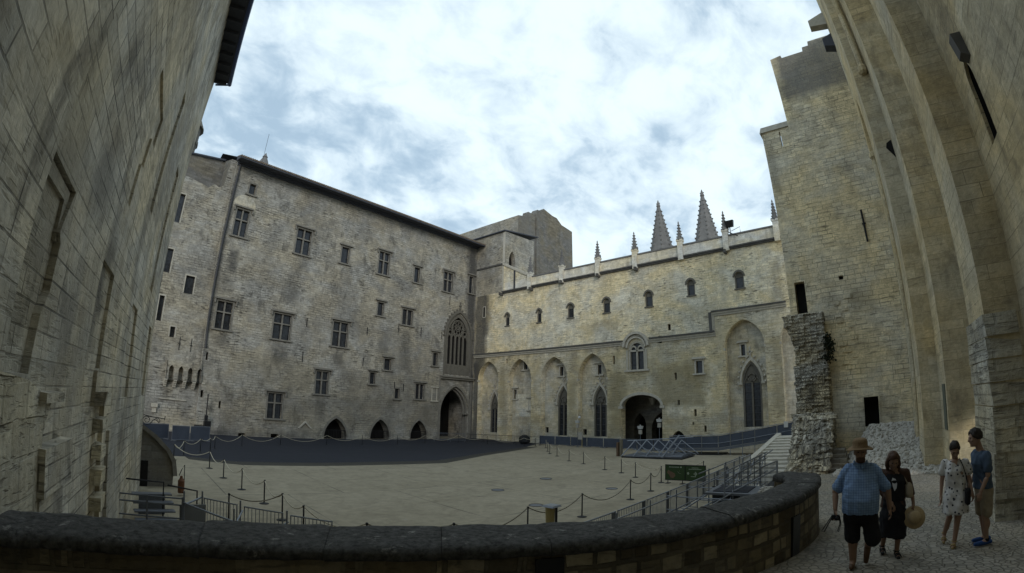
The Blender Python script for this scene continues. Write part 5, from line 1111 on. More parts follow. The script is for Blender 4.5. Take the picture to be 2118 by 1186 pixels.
for y0, y1 in ((10.22, 11.42), (8.98, 10.18)):
    f = MB().fbox(fr, y0, y1, .22, 1.06, 0, .03).build('board', 'green_board', t)
    MB().fbox(fr, y0 - .025, y1 + .025, 1.06, 1.1, -.02, .05).fbox(fr, y0 - .025, y1 + .025, .18, .22, -.02, .05).fbox(fr, y0 - .025, y0, .22, 1.06, -.02, .05).fbox(fr, y1, y1 + .025, .22, 1.06, -.02, .05).build('frame', 'black', f)
    b = MB(); random.seed(int(y0 * 10))
    if y0 > 10:
        u = 11.2
        while u > 10.6: w_ = random.uniform(.03, .06); b.fbox(fr, u - w_, u, .93, .98, -.004, 0); u -= w_ + .015
        b.fbox(fr, 10.42, 10.5, .92, 1.0, -.004, 0)
        for q in range(7): u = random.uniform(10.4, 10.7); z = random.uniform(.55, .75); b.fbox(fr, u, u + .025, z, z + .02, -.004, 0)
        MB().prism(fr, [(11.35, .62), (11.25, .78), (11.12, .7), (11.0, .66), (10.85, .58), (10.8, .45), (10.95, .3), (11.12, .34), (11.2, .5)], -.006, 0).build('picture', 'print_brown', f)
    else:
        for z, ua, ub in ((.92, 9.8, 9.4), (.84, 9.98, 9.25), (.42, 9.85, 9.6)):
            u = ua
            while u > ub: w_ = random.uniform(.03, .06); b.fbox(fr, u - w_, u, z, z + .045, -.004, 0); u -= w_ + .015
        b.prism(fr, [(9.68, .63), (9.56, .63), (9.62, .70), (9.57, .73), (9.46, .60), (9.57, .47), (9.62, .50), (9.56, .57), (9.68, .57)], -.005, 0)
        b.prism(fr, [(10.02 + .07 * math.cos(i * .7854), .62 + .08 * math.sin(i * .7854)) for i in range(8)], -.005, 0)
    b.build('lettering', 'print_pale', f)
for y in (11.28, 10.36, 9.1):
    MB().fbox(fr, y - .02, y + .02, 0, .2, 0, .03).fbox(fr, y - .12, y + .12, 0, .02, -.2, .2).build('leg', 'black', t)
t = thing('litter_bin', 'small litter bin with a square lid and a yellow bag, just above the parapet', 'bin', (13.65, 9.85, 0))
MB().tube([(13.68, 9.80, 0), (13.68, 9.80, 1.0)], .045, 8).build('post', 'black', t)
MB().hexa([(13.38, 9.72, 1.0), (13.9, 9.72, 1.0), (13.9, 10.22, 1.0), (13.38, 10.22, 1.0), (13.42, 9.76, 1.06), (13.86, 9.76, 1.06), (13.86, 10.18, 1.06), (13.42, 10.18, 1.06)]).build('lid', 'steel', t)
MB().lathe((13.6, 10.0, .38), [(.13, 0), (.16, .1), (.17, .55), (.19, .62)], 12).jitter(.015, 8).build('bag', 'yellow', t)
t = thing('extinguisher', 'rust orange extinguisher on a thin stand beside the rails on the left', 'extinguisher', (4.3, 21.2, 0))
MB().lathe((4.3, 21.2, .1), [(.13, 0), (.14, .08), (.14, .5), (.06, .62), (.05, .7)], 12).build('cylinder', 'orange', t); MB().tube([(4.42, 21.2, 0), (4.42, 21.2, 1.25), (4.3, 21.2, 1.05), (4.2, 21.2, .8)], .018, 5).build('stand', 'iron', t)
t = thing('iron_bracket', 'black scrolled wrought iron bracket at the far end of the near left wall', 'bracket', (2.8, 22.2, 3))
b = MB().tube([(2.72, 22.25, 3.08), (3.1, 22.25, 3.02), (3.66, 22.25, 2.98)], .018, 5).tube([(3.64, 22.25, 2.92), (3.66, 22.25, 3.1)], .018, 5)
b.build('bar', 'iron', t)
def spiral(cx, cz, r0, turns, sx, n_=26): return [(cx + sx * r0 * (1 - .75 * i / n_) * math.cos(-math.pi / 2 + turns * 6.28 * i / n_), 22.25, cz + r0 * (1 - .75 * i / n_) * math.sin(-math.pi / 2 + turns * 6.28 * i / n_)) for i in range(n_ + 1)]
MB().tube(spiral(2.88, 2.88, .19, 1.6, -1), .016, 5).build('scroll', 'iron', t)
MB().tube([(2.88, 22.25, 2.69), (3.02, 22.25, 2.72), (3.15, 22.25, 2.88), (3.32, 22.25, 2.99)], .016, 5).tube(spiral(3.36, 2.89, .1, 1.2, 1), .014, 5).build('scroll', 'iron', t)
t = thing('floodlight', 'black floodlight on a bracket on top of the arcade parapet', 'floodlight', (49.0, 11.9, 22.4))
MB().hexa([(48.8, 11.7, 23.2), (49.2, 11.7, 23.2), (49.2, 12.45, 23.2), (48.8, 12.45, 23.2), (48.55, 11.6, 23.8), (49.1, 11.6, 23.9), (49.1, 12.55, 23.9), (48.55, 12.55, 23.8)]).build('lamp_head', 'iron', t)
MB().tube([(49.0, 12.1, 22.4), (49.0, 12.1, 23.3)], .05, 6).tube([(49.0, 11.0, 22.4), (49.0, 11.0, 23.0), (49.0, 12.0, 22.7)], .03, 5).tube([(48.9, 11.3, 22.0), (48.9, 12.3, 22.6)], .05, 5).build('bracket', 'iron', t)
t = thing('black_speaker', 'black loudspeaker box standing at the foot of the wing beside the downpipe', 'loudspeaker', (12.0, 47.5, 0))
MB().box(11.5, 12.1, 47.3, 47.9, .55, 1.5).build('cabinet', 'black', t); MB().box(10.6, 11.5, 47.3, 47.8, .75, 1.05).build('case', 'iron', t)
for x in (10.7, 12.0): MB().tube([(x, 47.6, 0), (x, 47.6, .8)], .04, 5).build('leg', 'iron', t)
MB().tube([(12.2, 49.9, 0), (12.25, 49.9, 4.0)], .06, 6).box(12.1, 12.4, 49.8, 50.0, 1.2, 1.9).build('cable_duct', 'iron', t)

# ================================================================== PEOPLE
dg = None
def evaluated(o):
    return bpy.data.meshes.new_from_object(o.evaluated_get(bpy.context.evaluated_depsgraph_get()))
def fuse(mb, name, mat, parent, voxel, smooth=3, wrinkle=0.0, wscale=6.0, seed=0, aspart=None):
    """melt overlapping closed volumes into one continuous skin"""
    me = bpy.data.meshes.new(name); me.from_pydata(mb.v, [], mb.f); me.update()
    tmp = bpy.data.objects.new('tmp', me); col.objects.link(tmp)
    r = tmp.modifiers.new('r', 'REMESH'); r.mode = 'VOXEL'; r.voxel_size = voxel
    s = tmp.modifiers.new('s', 'SMOOTH'); s.factor = 0.5; s.iterations = smooth
    out = evaluated(tmp); bpy.data.objects.remove(tmp)
    if wrinkle:
        out.update(); nr = [v.normal.copy() for v in out.vertices]
        for v, n_ in zip(out.vertices, nr):
            p = v.co * wscale + Vector((seed, 0, 0)); v.co += n_ * wrinkle * (mnoise.noise((p.x * 1.4, p.y * 1.4, p.z * .7)) + .5 * mnoise.noise((p.x * 3 + p.z * 2, p.y * 3, p.z * 1.3)))
    finish_uv(out); out.materials.clear(); out.materials.append(M[mat] if isinstance(mat, str) else mat)
    out.polygons.foreach_set('use_smooth', [True] * len(out.polygons))
    o = bpy.data.objects.new(name, out); col.objects.link(o); o.parent = parent
    return o
def limb(mb, pts, rad, n=14, sub=4):
    P = [Vector(p) for p in pts]; Q, Rr = [], []
    for i in range(len(P) - 1):
        for k in range(sub):
            t = k / sub; Q.append(P[i].lerp(P[i + 1], t)); Rr.append(rad[i] + (rad[i + 1] - rad[i]) * t)
    Q.append(P[-1]); Rr.append(rad[-1])
    mb.tube(Q, Rr, n); mb.ball(P[0], rad[0], n=12, m=8); mb.ball(P[-1], rad[-1], n=12, m=8)
    for p, r_ in zip(P[1:-1], rad[1:-1]): mb.ball(p, r_, n=12, m=8)
def loft(mb, rings, n=20):
    """rings: (x, y, z, rx, ry)"""
    vs, fs = [], []
    for x, y, z, rx, ry in rings:
        for k in range(n):
            a = 2 * math.pi * k / n; ca, sa = math.cos(a), math.sin(a)
            vs.append((x + rx * math.copysign(abs(ca) ** .85, ca), y + ry * math.copysign(abs(sa) ** .85, sa), z))
    for i in range(len(rings) - 1):
        for k in range(n): fs.append((i * n + k, i * n + (k + 1) % n, (i + 1) * n + (k + 1) % n, (i + 1) * n + k))
    fs.append(tuple(range(n - 1, -1, -1))); fs.append(tuple((len(rings) - 1) * n + k for k in range(n)))
    mb.add(vs, fs)
def hand(mb, w, d, side, curl=.6, fr=.0095):
    """palm, four unequal bent fingers and a thumb that leaves the side of the palm; d = direction of the fingers, side = thumb side"""
    w, d, side = Vector(w), Vector(d).normalized(), Vector(side).normalized(); pn = d.cross(side).normalized()
    c = w + d * .045
    vs = []
    limb(mb, [w, w + d * .03], [.026, .028], 10, 2)
    for k in range(4): limb(mb, [w + side * (.024 - .016 * k) * .6 + d * .02, w + side * (.027 - .018 * k) + d * .085], [.017, .0145], 8, 2)
    for k, L_ in enumerate((.070, .080, .074, .058)):
        b0 = w + side * (.027 - .018 * k) + d * .088; dd = (d + pn * curl * .55).normalized(); d2 = (d * (1 - curl * .7) + pn * curl * 1.2).normalized()
        p1 = b0 + dd * L_ * .45; p2 = p1 + d2 * L_ * .33; p3 = p2 + (d2 + pn * curl * .5).normalized() * L_ * .22
        limb(mb, [b0, p1, p2, p3], [fr, fr * .95, fr * .88, fr * .75], 8, 2)
    t0 = w + d * .025 + side * .026; t1 = t0 + (side * .8 + d * .7 + pn * .3).normalized() * .036; t2 = t1 + (d * .9 + pn * .5 + side * .1).normalized() * .03
    limb(mb, [t0, t1, t2], [.0135, .0115, .0085], 8, 2)
def head(mb, c, yaw, pitch, s=1.0, beard=False):
    m = Matrix.Translation(c) @ Matrix.Rotation(yaw, 4, 'Z') @ Matrix.Rotation(pitch, 4, 'X'); t = MB()
    t.ball((0, .01, .02), .076, .096, .105, 24, 18)                      # skull
    loft(t, [(0, -.028, -.125, .030, .034), (0, -.025, -.105, .048, .056), (0, -.018, -.06, .064, .078), (0, -.008, -.01, .072, .088), (0, 0, .03, .07, .088)], 20)
    t.ball((0, -.104, -.022), .014, .022, .022, 10, 8); t.ball((0, -.094, .005), .009, .016, .03, 8, 6)      # nose
    t.ball((0, -.082, .028), .052, .016, .013, 12, 6)                    # brow
    t.ball((0, -.086, -.065), .024, .012, .009, 10, 6); t.ball((0, -.078, -.105), .024, .018, .016, 10, 6)     # lips, chin
    for sg in (-1, 1): t.ball((sg * .045, -.068, -.02), .024, .022, .02, 10, 6); t.ball((sg * .076, .012, -.012), .011, .02, .034, 10, 8)
    mb.add([m @ (Vector(v) * s) for v in t.v], t.f)
    return m, s
def eyes(m, s, parent):
    for sg in (-1, 1):
        p = m @ (Vector((sg * .031, -.087, .008)) * s); local(parent, MB().ball(p, .0105 * s, .0105 * s, .0085 * s, 8, 6), 'eye', 'black', None, True)
def cap_hair(m, s, cut=.0, longer=0.0, back=0.0, vol=.012):
    """a hair mass over the skull; longer lets it fall beside and behind the face"""
    t = MB(); vs_, fs_ = [], []; n, k = 28, 14
    for i in range(k + 1):
        for j in range(n):
            th = math.pi * .62 * i / k; a = 2 * math.pi * j / n; front = max(0.0, -math.sin(a))
            th2 = th * (1 - .52 * front ** 1.5); r = 1 + .06 * mnoise.noise((3 * math.cos(a), 3 * math.sin(a), th * 3))
            vs_.append((( .076 + vol) * r * math.sin(th2) * math.cos(a), .012 + (.096 + vol) * r * math.sin(th2) * math.sin(a), .022 + (.105 + vol) * r * math.cos(th2)))
    for i in range(k):
        for j in range(n): fs_.append((i * n + j, (i + 1) * n + j, (i + 1) * n + (j + 1) % n, i * n + (j + 1) % n))
    fs_.append(tuple(k * n + j for j in range(n)))
    t.add(vs_, fs_)
    if longer:
        for sg in (-1, 1): limb(t, [(sg * .07, .01, .03), (sg * .088, .0, -.06), (sg * .08, -.01, -.06 - longer)], [.035, .036, .024], 10, 3)
        limb(t, [(0, .08, .02), (0, .095, -.07), (0, .09, -.06 - longer)], [.06, .06, .04], 12, 3)
    if back: t.ball((0, .115, .02), back, back, back, 12, 8)
    o = MB(); o.add([m @ (Vector(v) * s) for v in t.v], t.f); return o
skin = plain('sun_tanned_skin', (0.25, 0.155, 0.105), 0.6, vary=.25, scale=8)
skin2 = plain('fair_skin', (0.30, 0.19, 0.135), 0.6, vary=.2, scale=8)
M['hair_dark'] = plain('dark_brown_hair', (0.022, 0.015, 0.011), 0.6, vary=.6, scale=40); M['hair_brown'] = plain('brown_hair', (0.07, 0.035, 0.02), 0.6, vary=.7, scale=40)
M['cloth_black'] = plain('black_cloth', (0.013, 0.013, 0.015), 0.95, vary=.4, scale=12); M['cloth_brown'] = plain('brown_cardigan_knit', (0.06, 0.034, 0.024), 0.95, vary=.5, scale=25, bump=.3)
M['cloth_blue'] = plain('slate_blue_jersey', (0.06, 0.088, 0.135), 0.9, vary=.3, scale=10); M['cloth_khaki'] = plain('khaki_twill', (0.26, 0.215, 0.15), 0.9, vary=.25, scale=14)
M['white_top'] = plain('white_cotton', (0.6, 0.6, 0.62), 0.9, vary=.15); M['straw'] = plain('woven_straw', (0.40, 0.30, 0.17), 0.9, vary=.5, scale=60, bump=.4); M['straw_brown'] = plain('brown_straw', (0.19, 0.125, 0.065), 0.9, vary=.5, scale=60, bump=.4)
M['leather'] = plain('brown_leather', (0.10, 0.055, 0.03), 0.6, vary=.4); M['shoe_blue'] = plain('bright_blue_canvas', (0.025, 0.07, 0.22), 0.8, vary=.3); M['gold'] = plain('dull_gold_leather', (0.30, 0.22, 0.09), 0.5, vary=.3); M['canvas'] = plain('beige_canvas', (0.33, 0.28, 0.21), 0.9, vary=.3); M['sole'] = plain('pale_rubber_sole', (0.3, 0.3, 0.32), 0.7)
def plaid():
    k = NT('blue_checked_shirt'); o = k.obj(); s = k.n('ShaderNodeSeparateXYZ'); k.put(s.inputs[0], o); c = (0.085, 0.19, 0.42)
    col_ = k.mix(k.noise(o, 6, 4), (0.16, 0.25, 0.42), (0.24, 0.34, 0.50))
    for ax, per, wd_ in ((0, .034, .3), (2, .034, .3)):
        f = k.math('LESS_THAN', k.math('FRACT', k.math('ADD', k.math('DIVIDE', s.outputs[ax], per), 50.0)), wd_); col_ = k.mix(k.math('MULTIPLY', f, .38), col_, (0.045, 0.09, 0.22))
    return k.fin(col_, 0.9)
def dots():
    k = NT('white_dotted_dress'); o = k.obj(); v = k.n('ShaderNodeTexVoronoi'); v.inputs['Scale'].default_value = 17; k.put(v.inputs['Vector'], o)
    f = k.math('LESS_THAN', v.outputs['Distance'], .27); c = k.mix(k.noise(o, 5, 4), (0.50, 0.48, 0.46), (0.64, 0.62, 0.60)); return k.fin(k.mix(f, c, (0.035, 0.035, 0.05)), 0.9)
M['plaid'] = plaid(); M['dots'] = dots()
def stand(name, label, x, y, z, yaw=0.0):
    a = math.atan2(y, x); return thing(name, label, 'person', (x, y, z), a - math.pi / 2 + yaw)
def shoe(mb, ankle, toe, h=.06, w=.043):
    a, t = Vector(ankle), Vector(toe); d = (t - a).normalized(); heel = a - d * .07
    limb(mb, [heel, a, a.lerp(t, .55), t], [w * .85, w, w, w * .8], 10, 3); limb(mb, [a, a + Vector((0, 0, .05))], [w * .95, w * .95], 10, 2)

# ---- man in a blue checked shirt and straw hat, walking towards the camera
mx, my = 7.45, 0.17
man = stand('person', 'heavy bearded man in a blue checked shirt and brown straw hat, walking', mx, my, walk_z(mx))
b = MB()
loft(b, [(0, .02, .72, .16, .13), (0, .01, .82, .21, .175), (0, -.03, .98, .235, .215), (0, -.02, 1.12, .235, .20), (0, .01, 1.27, .225, .155), (0, .02, 1.38, .17, .11), (0, .03, 1.44, .09, .07)])
limb(b, [(0, .03, 1.40), (0, .0, 1.56)], [.075, .066])
for sg, el, wr in ((-1, (-.355, .03, 1.07), (-.35, -.09, .85)), (1, (.375, .05, 1.07), (.40, .03, .83))):
    limb(b, [(sg * .20, .02, 1.35), el, wr], [.062, .05, .032])
hand(b, (-.35, -.095, .835), (.15, -.25, -.95), (.5, -.85, .1), .95)
hand(b, (.40, .03, .815), (.25, .0, -.97), (-.1, -1, 0), .7)
limb(b, [(-.11, .02, .76), (-.10, -.03, .46), (-.085, .0, .09)], [.105, .072, .05]); b.ball((-.095, .025, .33), .072, .075, .12, 12, 8)
limb(b, [(.11, .02, .76), (.17, -.09, .47), (.115, .22, .26)], [.105, .072, .05]); b.ball((.15, .06, .38), .07, .075, .11, 12, 8)
limb(b, [(-.085, .02, .08), (-.095, -.14, .045)], [.045, .036]); limb(b, [(.115, .22, .25), (.10, .16, .10)], [.045, .036])
hm, hs = head(b, Vector((0, -.03, 1.625)), .05, .08, 1.08)
fuse(b, 'body', skin, man, .0085, 2)
b = MB(); loft(b, [(0, -.03, .79, .245, .215), (0, -.035, .86, .25, .228), (0, -.045, .98, .254, .238), (0, -.03, 1.12, .246, .215), (0, .0, 1.27, .236, .168), (0, .02, 1.38, .20, .13), (0, .025, 1.445, .13, .10), (0, .02, 1.475, .092, .085)], 28)
for sg, el in ((-1, (-.325, .025, 1.14)), (1, (.345, .04, 1.14))): limb(b, [(sg * .16, .02, 1.385), (sg * .22, .02, 1.31), (el[0] * .97, el[1], el[2])], [.078, .082, .086])
fuse(b, 'shirt', 'plaid', man, .010, 2, .022, 7)
b = MB()
for sg in (-1, 1): b.hexa([(sg * .005, -.10, 1.44), (sg * .085, -.085, 1.505), (sg * .085, -.02, 1.515), (sg * .06, -.06, 1.48), (sg * .02, -.125, 1.40), (sg * .105, -.10, 1.46), (sg * .10, -.02, 1.50), (sg * .07, -.06, 1.49)])
local(man, b, 'collar', 'plaid')
b = MB(); loft(b, [(0, .0, .66, .20, .16), (0, .0, .78, .235, .20), (0, -.02, .88, .235, .205)])
limb(b, [(-.115, .01, .74), (-.11, -.02, .56), (-.105, -.02, .45)], [.13, .118, .112]); limb(b, [(.115, .01, .74), (.16, -.06, .56), (.175, -.085, .44)], [.13, .122, .118])
fuse(b, 'shorts', 'cloth_black', man, .011, 2, .016, 8)
b = MB(); shoe(b, (-.085, .0, .055), (-.10, -.17, .045)); fuse(b, 'shoe', 'leather', man, .009, 2)
b = MB(); limb(b, [(.115, .25, .26), (.115, .21, .22), (.105, .17, .12), (.10, .145, .045)], [.042, .05, .046, .036]); fuse(b, 'shoe', 'leather', man, .009, 2)
local(man, MB().lathe((-.086, .0, .1), [(.05, 0), (.05, .08)], 12), 'sock', 'cloth_black', None, True)
b = MB(); b.add([hm @ (Vector(v) * hs) for v in MB().ball((0, -.055, -.085), .062, .052, .055, 14, 10).v], MB().ball((0, 0, 0), 1, 1, 1, 14, 10).f); fuse(b, 'beard', 'hair_brown', man, .009, 1)
eyes(hm, hs, man)
ht = MB().lathe((0, 0, .055), [(.168, -.006), (.17, .002), (.14, .006), (.10, .012), (.097, .075), (.086, .105), (.06, .118), (.02, .112)], 24)
for i, v in enumerate(ht.v): ht.v[i] = (v[0], v[1] * 1.15 - .0, v[2] - (.35 * max(0, abs(v[0]) - .09) if v[2] < .07 else 0))
o_ = MB(); o_.add([hm @ (Vector(v) * hs) for v in ht.v], ht.f); hat_ = local(man, o_, 'hat', 'straw_brown', None, True)
o_ = MB(); o_.add([hm @ (Vector(v) * hs) for v in MB().lathe((0, 0, .072), [(.1, 0), (.1005, .028)], 24).v], MB().lathe((0, 0, 0), [(1, 0), (1, 1)], 24).f)
for i, v in enumerate(o_.v): pass
a_ = math.atan2(my, mx); mw = man.matrix_world
ct = thing('camera', 'black compact camera with dangling strap held in the hand of the man in the hat', 'camera', mw @ Vector((-.34, -.14, .75)), a_ - math.pi / 2)
local(ct, MB().box(-.055, .055, -.03, .015, -.045, .03).lathe((0, 0, 0), [(.01, 0), (.01, .001)], 6), 'camera_body', 'black'); local(ct, MB().tube([(.02, -.03, -.01), (.02, -.065, -.01)], .026, 12), 'lens', 'black', None, True)
local(ct, MB().tube([(-.05, 0, .02), (-.10, .0, -.06), (-.17, -.01, -.17), (-.19, -.01, -.20), (-.15, -.01, -.205), (-.10, 0, -.10), (-.04, 0, .01)], .008, 5), 'strap', 'black')
local(ct, MB().tube([(.05, 0, .0), (.06, 0, -.1), (.03, 0, -.2), (.045, 0, -.21), (.075, 0, -.1), (.055, 0, .01)], .007, 5), 'strap', 'black')

# ---- woman in brown cardigan and black skirt, head bowed
wx_, wy_ = 8.12, -0.31
wo = stand('person', 'woman in a brown cardigan and long black skirt, walking with bowed head', wx_, wy_, walk_z(wx_), .1)
b = MB()
loft(b, [(0, .02, .72, .15, .12), (0, .0, .85, .17, .13), (0, -.01, 1.0, .145, .12), (0, -.02, 1.14, .165, .125), (0, .0, 1.25, .155, .095), (0, .0, 1.31, .08, .065)])
limb(b, [(0, .0, 1.27), (0, -.05, 1.40)], [.055, .05])
limb(b, [(.165, .0, 1.24), (.255, .03, 1.02), (.29, -.02, .80)], [.055, .04, .026]); limb(b, [(-.165, .0, 1.24), (-.17, .02, 1.0), (-.06, -.13, .84)], [.055, .04, .027])
hand(b, (.29, -.025, .785), (.02, -.1, -1), (-.2, -1, 0), .8); hand(b, (-.055, -.135, .835), (.5, -.5, -.75), (-.5, -.6, .4), .7)
limb(b, [(-.085, .02, .72), (-.11, .06, .42), (-.14, .16, .10)], [.09, .052, .034]); limb(b, [(.085, .02, .72), (.08, -.05, .42), (.06, -.03, .07)], [.09, .052, .034])
b.ball((.072, .0, .29), .046, .05, .09, 10, 8); limb(b, [(-.14, .16, .09), (-.14, .05, .045)], [.034, .026]); limb(b, [(.06, -.03, .06), (.075, -.17, .03)], [.034, .026])
hm, hs = head(b, Vector((-.01, -.10, 1.44)), .1, .55, 1.0)
fuse(b, 'body', skin, wo, .0085, 2); eyes(hm, hs, wo)
fuse(cap_hair(hm, hs, 0, .11, 0, .016), 'hair', 'hair_brown', wo, .010, 2, .01, 14)
b = MB(); loft(b, [(0, .0, .30, .215, .185), (0, .0, .45, .205, .175), (0, .0, .62, .195, .16), (0, .0, .78, .185, .15), (0, .0, .90, .155, .13)]); fuse(b, 'skirt', 'cloth_black', wo, .012, 2, .03, 6)
b = MB(); loft(b, [(0, -.015, .84, .165, .135), (0, -.015, 1.0, .155, .13), (0, -.025, 1.14, .172, .132), (0, .0, 1.25, .155, .098)]); fuse(b, 'top', 'cloth_black', wo, .011, 2, .006, 8)
b = MB(); loft(b, [(0, .02, .74, .195, .155), (0, .02, .9, .18, .145), (0, .01, 1.05, .172, .14), (0, .01, 1.16, .185, .14), (0, .015, 1.26, .175, .11), (0, .02, 1.31, .10, .085)])
limb(b, [(.16, .01, 1.235), (.235, .03, 1.05), (.268, .01, .93)], [.075, .062, .055]); limb(b, [(-.16, .01, 1.235), (-.175, .03, 1.0), (-.11, -.07, .90)], [.075, .062, .052])
fuse(b, 'cardigan', 'cloth_brown', wo, .010, 2, .020, 8)
local(wo, MB().prism(lambda u, z, d: (u, -.168 + d + (z - 1.02) * .12, z), [(-.005, 1.0), (.025, 1.04), (.035, 1.10), (.015, 1.17), (-.03, 1.19), (-.045, 1.15), (-.03, 1.07)], 0, .05), 'white_front', 'white_top')
for an, to in (((-.14, .16, .06), (-.14, .02, .03)), ((.06, -.03, .035), (.078, -.19, .02))):
    b = MB(); A_, T_ = Vector(an), Vector(to); limb(b, [A_ + (A_ - T_).normalized() * .06, A_.lerp(T_, .6), T_], [.026, .03, .026], 10, 3)
    for f_ in (.25, .6, .9): p = A_.lerp(T_, f_); b.tube([p + Vector((.042 * math.cos(q), .0, .005 + .045 * abs(math.sin(q)))) for q in [i * math.pi / 8 for i in range(9)]], .009, 6)
    b.tube([A_ + Vector((.045 * math.cos(q), .045 * math.sin(q), .05)) for q in [i * math.pi / 6 for i in range(12)]], .008, 6, True)
    local(wo, b, 'sandal', 'black', None, True)
mw = wo.matrix_world; aw = math.atan2(wy_, wx_)
bg_ = thing('shoulder_bag', 'beige canvas shoulder bag hanging at the side of the woman in the cardigan', 'bag', mw @ Vector((.225, .02, 1.0)), aw - math.pi / 2)
b = MB(); loft(b, [(0, 0, -.13, .055, .10), (0, 0, -.06, .07, .12), (0, 0, .05, .06, .11), (0, 0, .10, .03, .08)]); fuse(b, 'bag_body', 'canvas', bg_, .01, 2, .008, 10)
local(bg_, MB().tube([(-.02, -.08, .09), (-.085, -.09, .22), (-.12, -.02, .30), (-.09, .06, .22), (-.02, .08, .09)], .010, 6), 'strap', 'canvas')
sh_ = thing('straw_hat', 'wide pale straw hat held at the side by the woman in the cardigan', 'hat', mw @ Vector((.30, -.075, .585)), aw - math.pi / 2)
h_ = MB().lathe((0, 0, 0), [(.165, -.01), (.17, 0), (.16, .008), (.10, .012), (.092, .08), (.075, .105), (.02, .112)], 28)
h_.v = [tuple(Matrix.Rotation(R(78), 3, 'X') @ Matrix.Rotation(R(12), 3, 'Y') @ Vector(v)) for v in h_.v]
local(sh_, h_, 'crown_and_brim', 'straw', None, True)
h2 = MB().tube([(.094 * math.cos(i * .2244), .094 * math.sin(i * .2244), .022) for i in range(28)], .009, 6, True); h2.v = [tuple(Matrix.Rotation(R(78), 3, 'X') @ Matrix.Rotation(R(12), 3, 'Y') @ Vector(v)) for v in h2.v]
local(sh_, h2, 'ribbon', 'canvas', None, True)

# ---- young woman in a white dotted dress
dx, dy = 8.62, -1.30
dr = stand('person', 'young woman in a white dotted dress looking down, stepping in sandals', dx, dy, walk_z(dx), -.1)
b = MB()
loft(b, [(0, .02, .70, .15, .12), (0, .0, .84, .165, .125), (0, .0, .99, .125, .10), (0, -.02, 1.14, .15, .115), (0, .0, 1.27, .155, .09), (0, .0, 1.34, .07, .055)])
limb(b, [(0, .0, 1.31), (0, -.04, 1.43)], [.05, .046])
limb(b, [(-.165, .0, 1.28), (-.215, .02, 1.02), (-.225, -.02, .80)], [.05, .036, .024]); limb(b, [(.165, .0, 1.28), (.205, .03, 1.04), (.255, -.03, .86)], [.05, .036, .024])
hand(b, (-.226, -.025, .785), (.02, -.1, -1), (.3, -1, 0), .5); hand(b, (.256, -.032, .848), (.25, -.15, -.95), (-.3, -1, 0), .6)
limb(b, [(-.08, .02, .72), (-.10, .08, .43), (-.19, .22, .13)], [.092, .052, .033]); limb(b, [(.08, .0, .72), (.04, -.05, .42), (.0, -.03, .07)], [.092, .052, .033])
b.ball((.022, .0, .29), .046, .052, .1, 10, 8); b.ball((-.14, .155, .30), .044, .05, .09, 10, 8); limb(b, [(-.19, .22, .12), (-.185, .13, .04)], [.033, .025]); limb(b, [(.0, -.03, .06), (-.005, -.17, .03)], [.033, .025])
hm, hs = head(b, Vector((0.01, -.085, 1.50)), .25, .68, .98)
fuse(b, 'body', skin2, dr, .0085, 2); eyes(hm, hs, dr)
fuse(cap_hair(hm, hs, 0, 0, .045, .012), 'hair', 'hair_dark', dr, .009, 2, .006, 14)
b = MB(); loft(b, [(0, .0, .53, .20, .165), (0, .0, .62, .205, .165), (0, .0, .78, .198, .155), (0, .0, .92, .165, .135), (0, -.01, 1.06, .16, .13), (0, -.015, 1.17, .172, .13), (0, .0, 1.28, .17, .098), (0, .01, 1.335, .105, .07)])
for sg in (-1, 1): limb(b, [(sg * .15, .0, 1.285), (sg * .2, .01, 1.15)], [.068, .066])
fuse(b, 'dress', 'dots', dr, .010, 2, .024, 7)
local(dr, MB().hexa([(-.004, -.125, 1.12), (.004, -.125, 1.12), (.004, -.11, 1.12), (-.004, -.11, 1.12), (-.05, -.098, 1.32), (.05, -.098, 1.32), (.05, -.06, 1.34), (-.05, -.06, 1.34)]), 'neckline', skin2)
for an, to in (((-.19, .22, .10), (-.183, .12, .025)), ((.0, -.03, .035), (-.006, -.18, .02))):
    b = MB(); A_, T_ = Vector(an), Vector(to); limb(b, [A_ + (A_ - T_).normalized() * .05, A_.lerp(T_, .6), T_], [.024, .028, .024], 10, 3)
    for f_ in (.6, .85): p = A_.lerp(T_, f_); b.tube([p + Vector((.038 * math.cos(q), .0, .005 + .04 * abs(math.sin(q)))) for q in [i * math.pi / 8 for i in range(9)]], .011, 6)
    b.tube([A_ + Vector((.04 * math.cos(q), .04 * math.sin(q), .055)) for q in [i * math.pi / 6 for i in range(12)]], .008, 6, True); local(dr, b, 'sandal', 'gold', None, True)
mw = dr.matrix_world; ad = math.atan2(dy, dx)
sb = thing('strap_bag', 'small dark bag on a long strap at the hip of the dotted dress', 'bag', mw @ Vector((.20, -.10, .80)), ad - math.pi / 2)
b = MB(); loft(b, [(0, 0, -.13, .035, .06), (0, 0, -.10, .045, .085), (0, 0, .08, .045, .085), (0, 0, .11, .03, .07)]); fuse(b, 'bag_body', 'cloth_black', sb, .009, 2)
local(sb, MB().tube([(0, -.06, .1), (-.02, -.05, .28), (-.07, -.04, .45), (-.12, .0, .56), (-.10, .09, .5), (-.03, .12, .3), (.0, .08, .1)], .009, 6), 'strap', 'black')

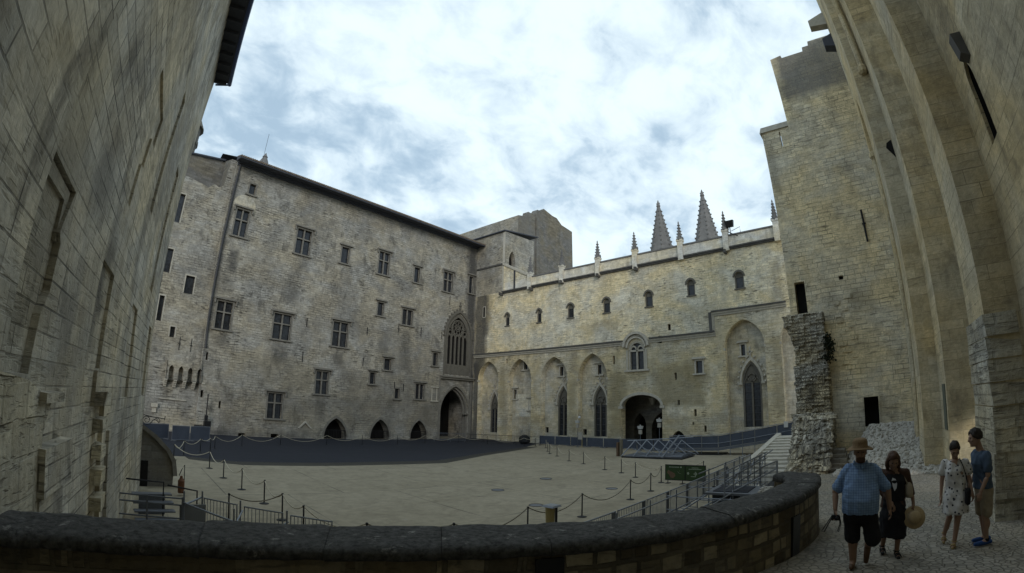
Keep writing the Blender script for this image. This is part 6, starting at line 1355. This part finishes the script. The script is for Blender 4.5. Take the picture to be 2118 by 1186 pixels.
# ---- young man in a slate blue shirt, in profile
yx, yy = 8.66, -1.74
ym = stand('person', 'slim young man in a slate blue shirt and khaki shorts, standing in profile', yx, yy, walk_z(yx), -R(62))
b = MB()
loft(b, [(0, .02, .80, .15, .115), (0, .0, .92, .155, .12), (0, -.01, 1.08, .14, .11), (0, -.03, 1.24, .175, .125), (0, -.03, 1.37, .18, .10), (0, -.03, 1.44, .08, .065)])
limb(b, [(0, -.03, 1.41), (0, -.075, 1.55)], [.058, .052])
limb(b, [(.19, -.03, 1.37), (.22, -.03, 1.09), (.20, -.14, .86)], [.052, .04, .028]); limb(b, [(-.19, -.03, 1.37), (-.22, .0, 1.09), (-.24, -.13, .88)], [.052, .04, .028])
hand(b, (.20, -.145, .845), (.0, -.25, -1), (-.2, -1, .2), .6); hand(b, (-.24, -.135, .865), (-.05, -.3, -.95), (.3, -1, .2), .7)
limb(b, [(.085, .02, .82), (.09, -.01, .48), (.09, .03, .08)], [.095, .056, .036]); limb(b, [(-.085, .02, .82), (-.10, .03, .48), (-.11, .11, .08)], [.095, .056, .036])
b.ball((.09, .03, .34), .05, .054, .1, 10, 8); b.ball((-.105, .085, .34), .05, .054, .1, 10, 8); limb(b, [(.09, .03, .07), (.10, -.13, .04)], [.04, .03]); limb(b, [(-.11, .11, .07), (-.12, -.05, .04)], [.04, .03])
hm, hs = head(b, Vector((0, -.12, 1.635)), -.1, .12, 1.02)
fuse(b, 'body', skin2, ym, .0085, 2); eyes(hm, hs, ym)
fuse(cap_hair(hm, hs, 0, 0, 0, .024), 'hair', 'hair_dark', ym, .009, 1, .014, 16)
b = MB(); loft(b, [(0, .0, .87, .178, .138), (0, .0, .96, .172, .135), (0, -.01, 1.1, .162, .128), (0, -.03, 1.25, .19, .14), (0, -.03, 1.37, .19, .112), (0, -.03, 1.435, .105, .08)])
for sg in (-1, 1): limb(b, [(sg * .18, -.03, 1.37), (sg * .215, -.025, 1.18)], [.076, .070])
fuse(b, 'shirt', 'cloth_blue', ym, .010, 2, .020, 8)
b = MB(); loft(b, [(0, .01, .74, .165, .135), (0, .01, .86, .172, .138), (0, .0, .93, .165, .13)])
for sg in (-1, 1): limb(b, [(sg * .088, .015, .80), (sg * .095, .01, .62), (sg * .098, .015, .52)], [.115, .1, .092])
fuse(b, 'shorts', 'cloth_khaki', ym, .010, 2, .014, 8)
for an, to in (((.09, .03, .055), (.10, -.165, .042)), ((-.11, .11, .055), (-.12, -.085, .042))):
    b = MB(); shoe(b, an, to, .06, .042); s_ = fuse(b, 'shoe', 'shoe_blue', ym, .009, 2)
    A_, T_ = Vector(an), Vector(to); d_ = (T_ - A_).normalized(); q = MB(); q.tube([(A_ - d_ * .1) * Vector((1, 1, 0)).length * 0 + Vector((*(A_ - d_ * .1).xy, .014)), Vector((*T_.xy, .014)) + d_ * .03], .03, 8); q.v = [(v[0], v[1], min(v[2], .028) if v[2] > 0 else .001) for v in q.v]; local(ym, q, 'sole', 'sole', s_)
    local(ym, MB().lathe((A_.x, A_.y, .075), [(.042, 0), (.04, .045)], 12), 'sock', 'cloth_black', None, True)
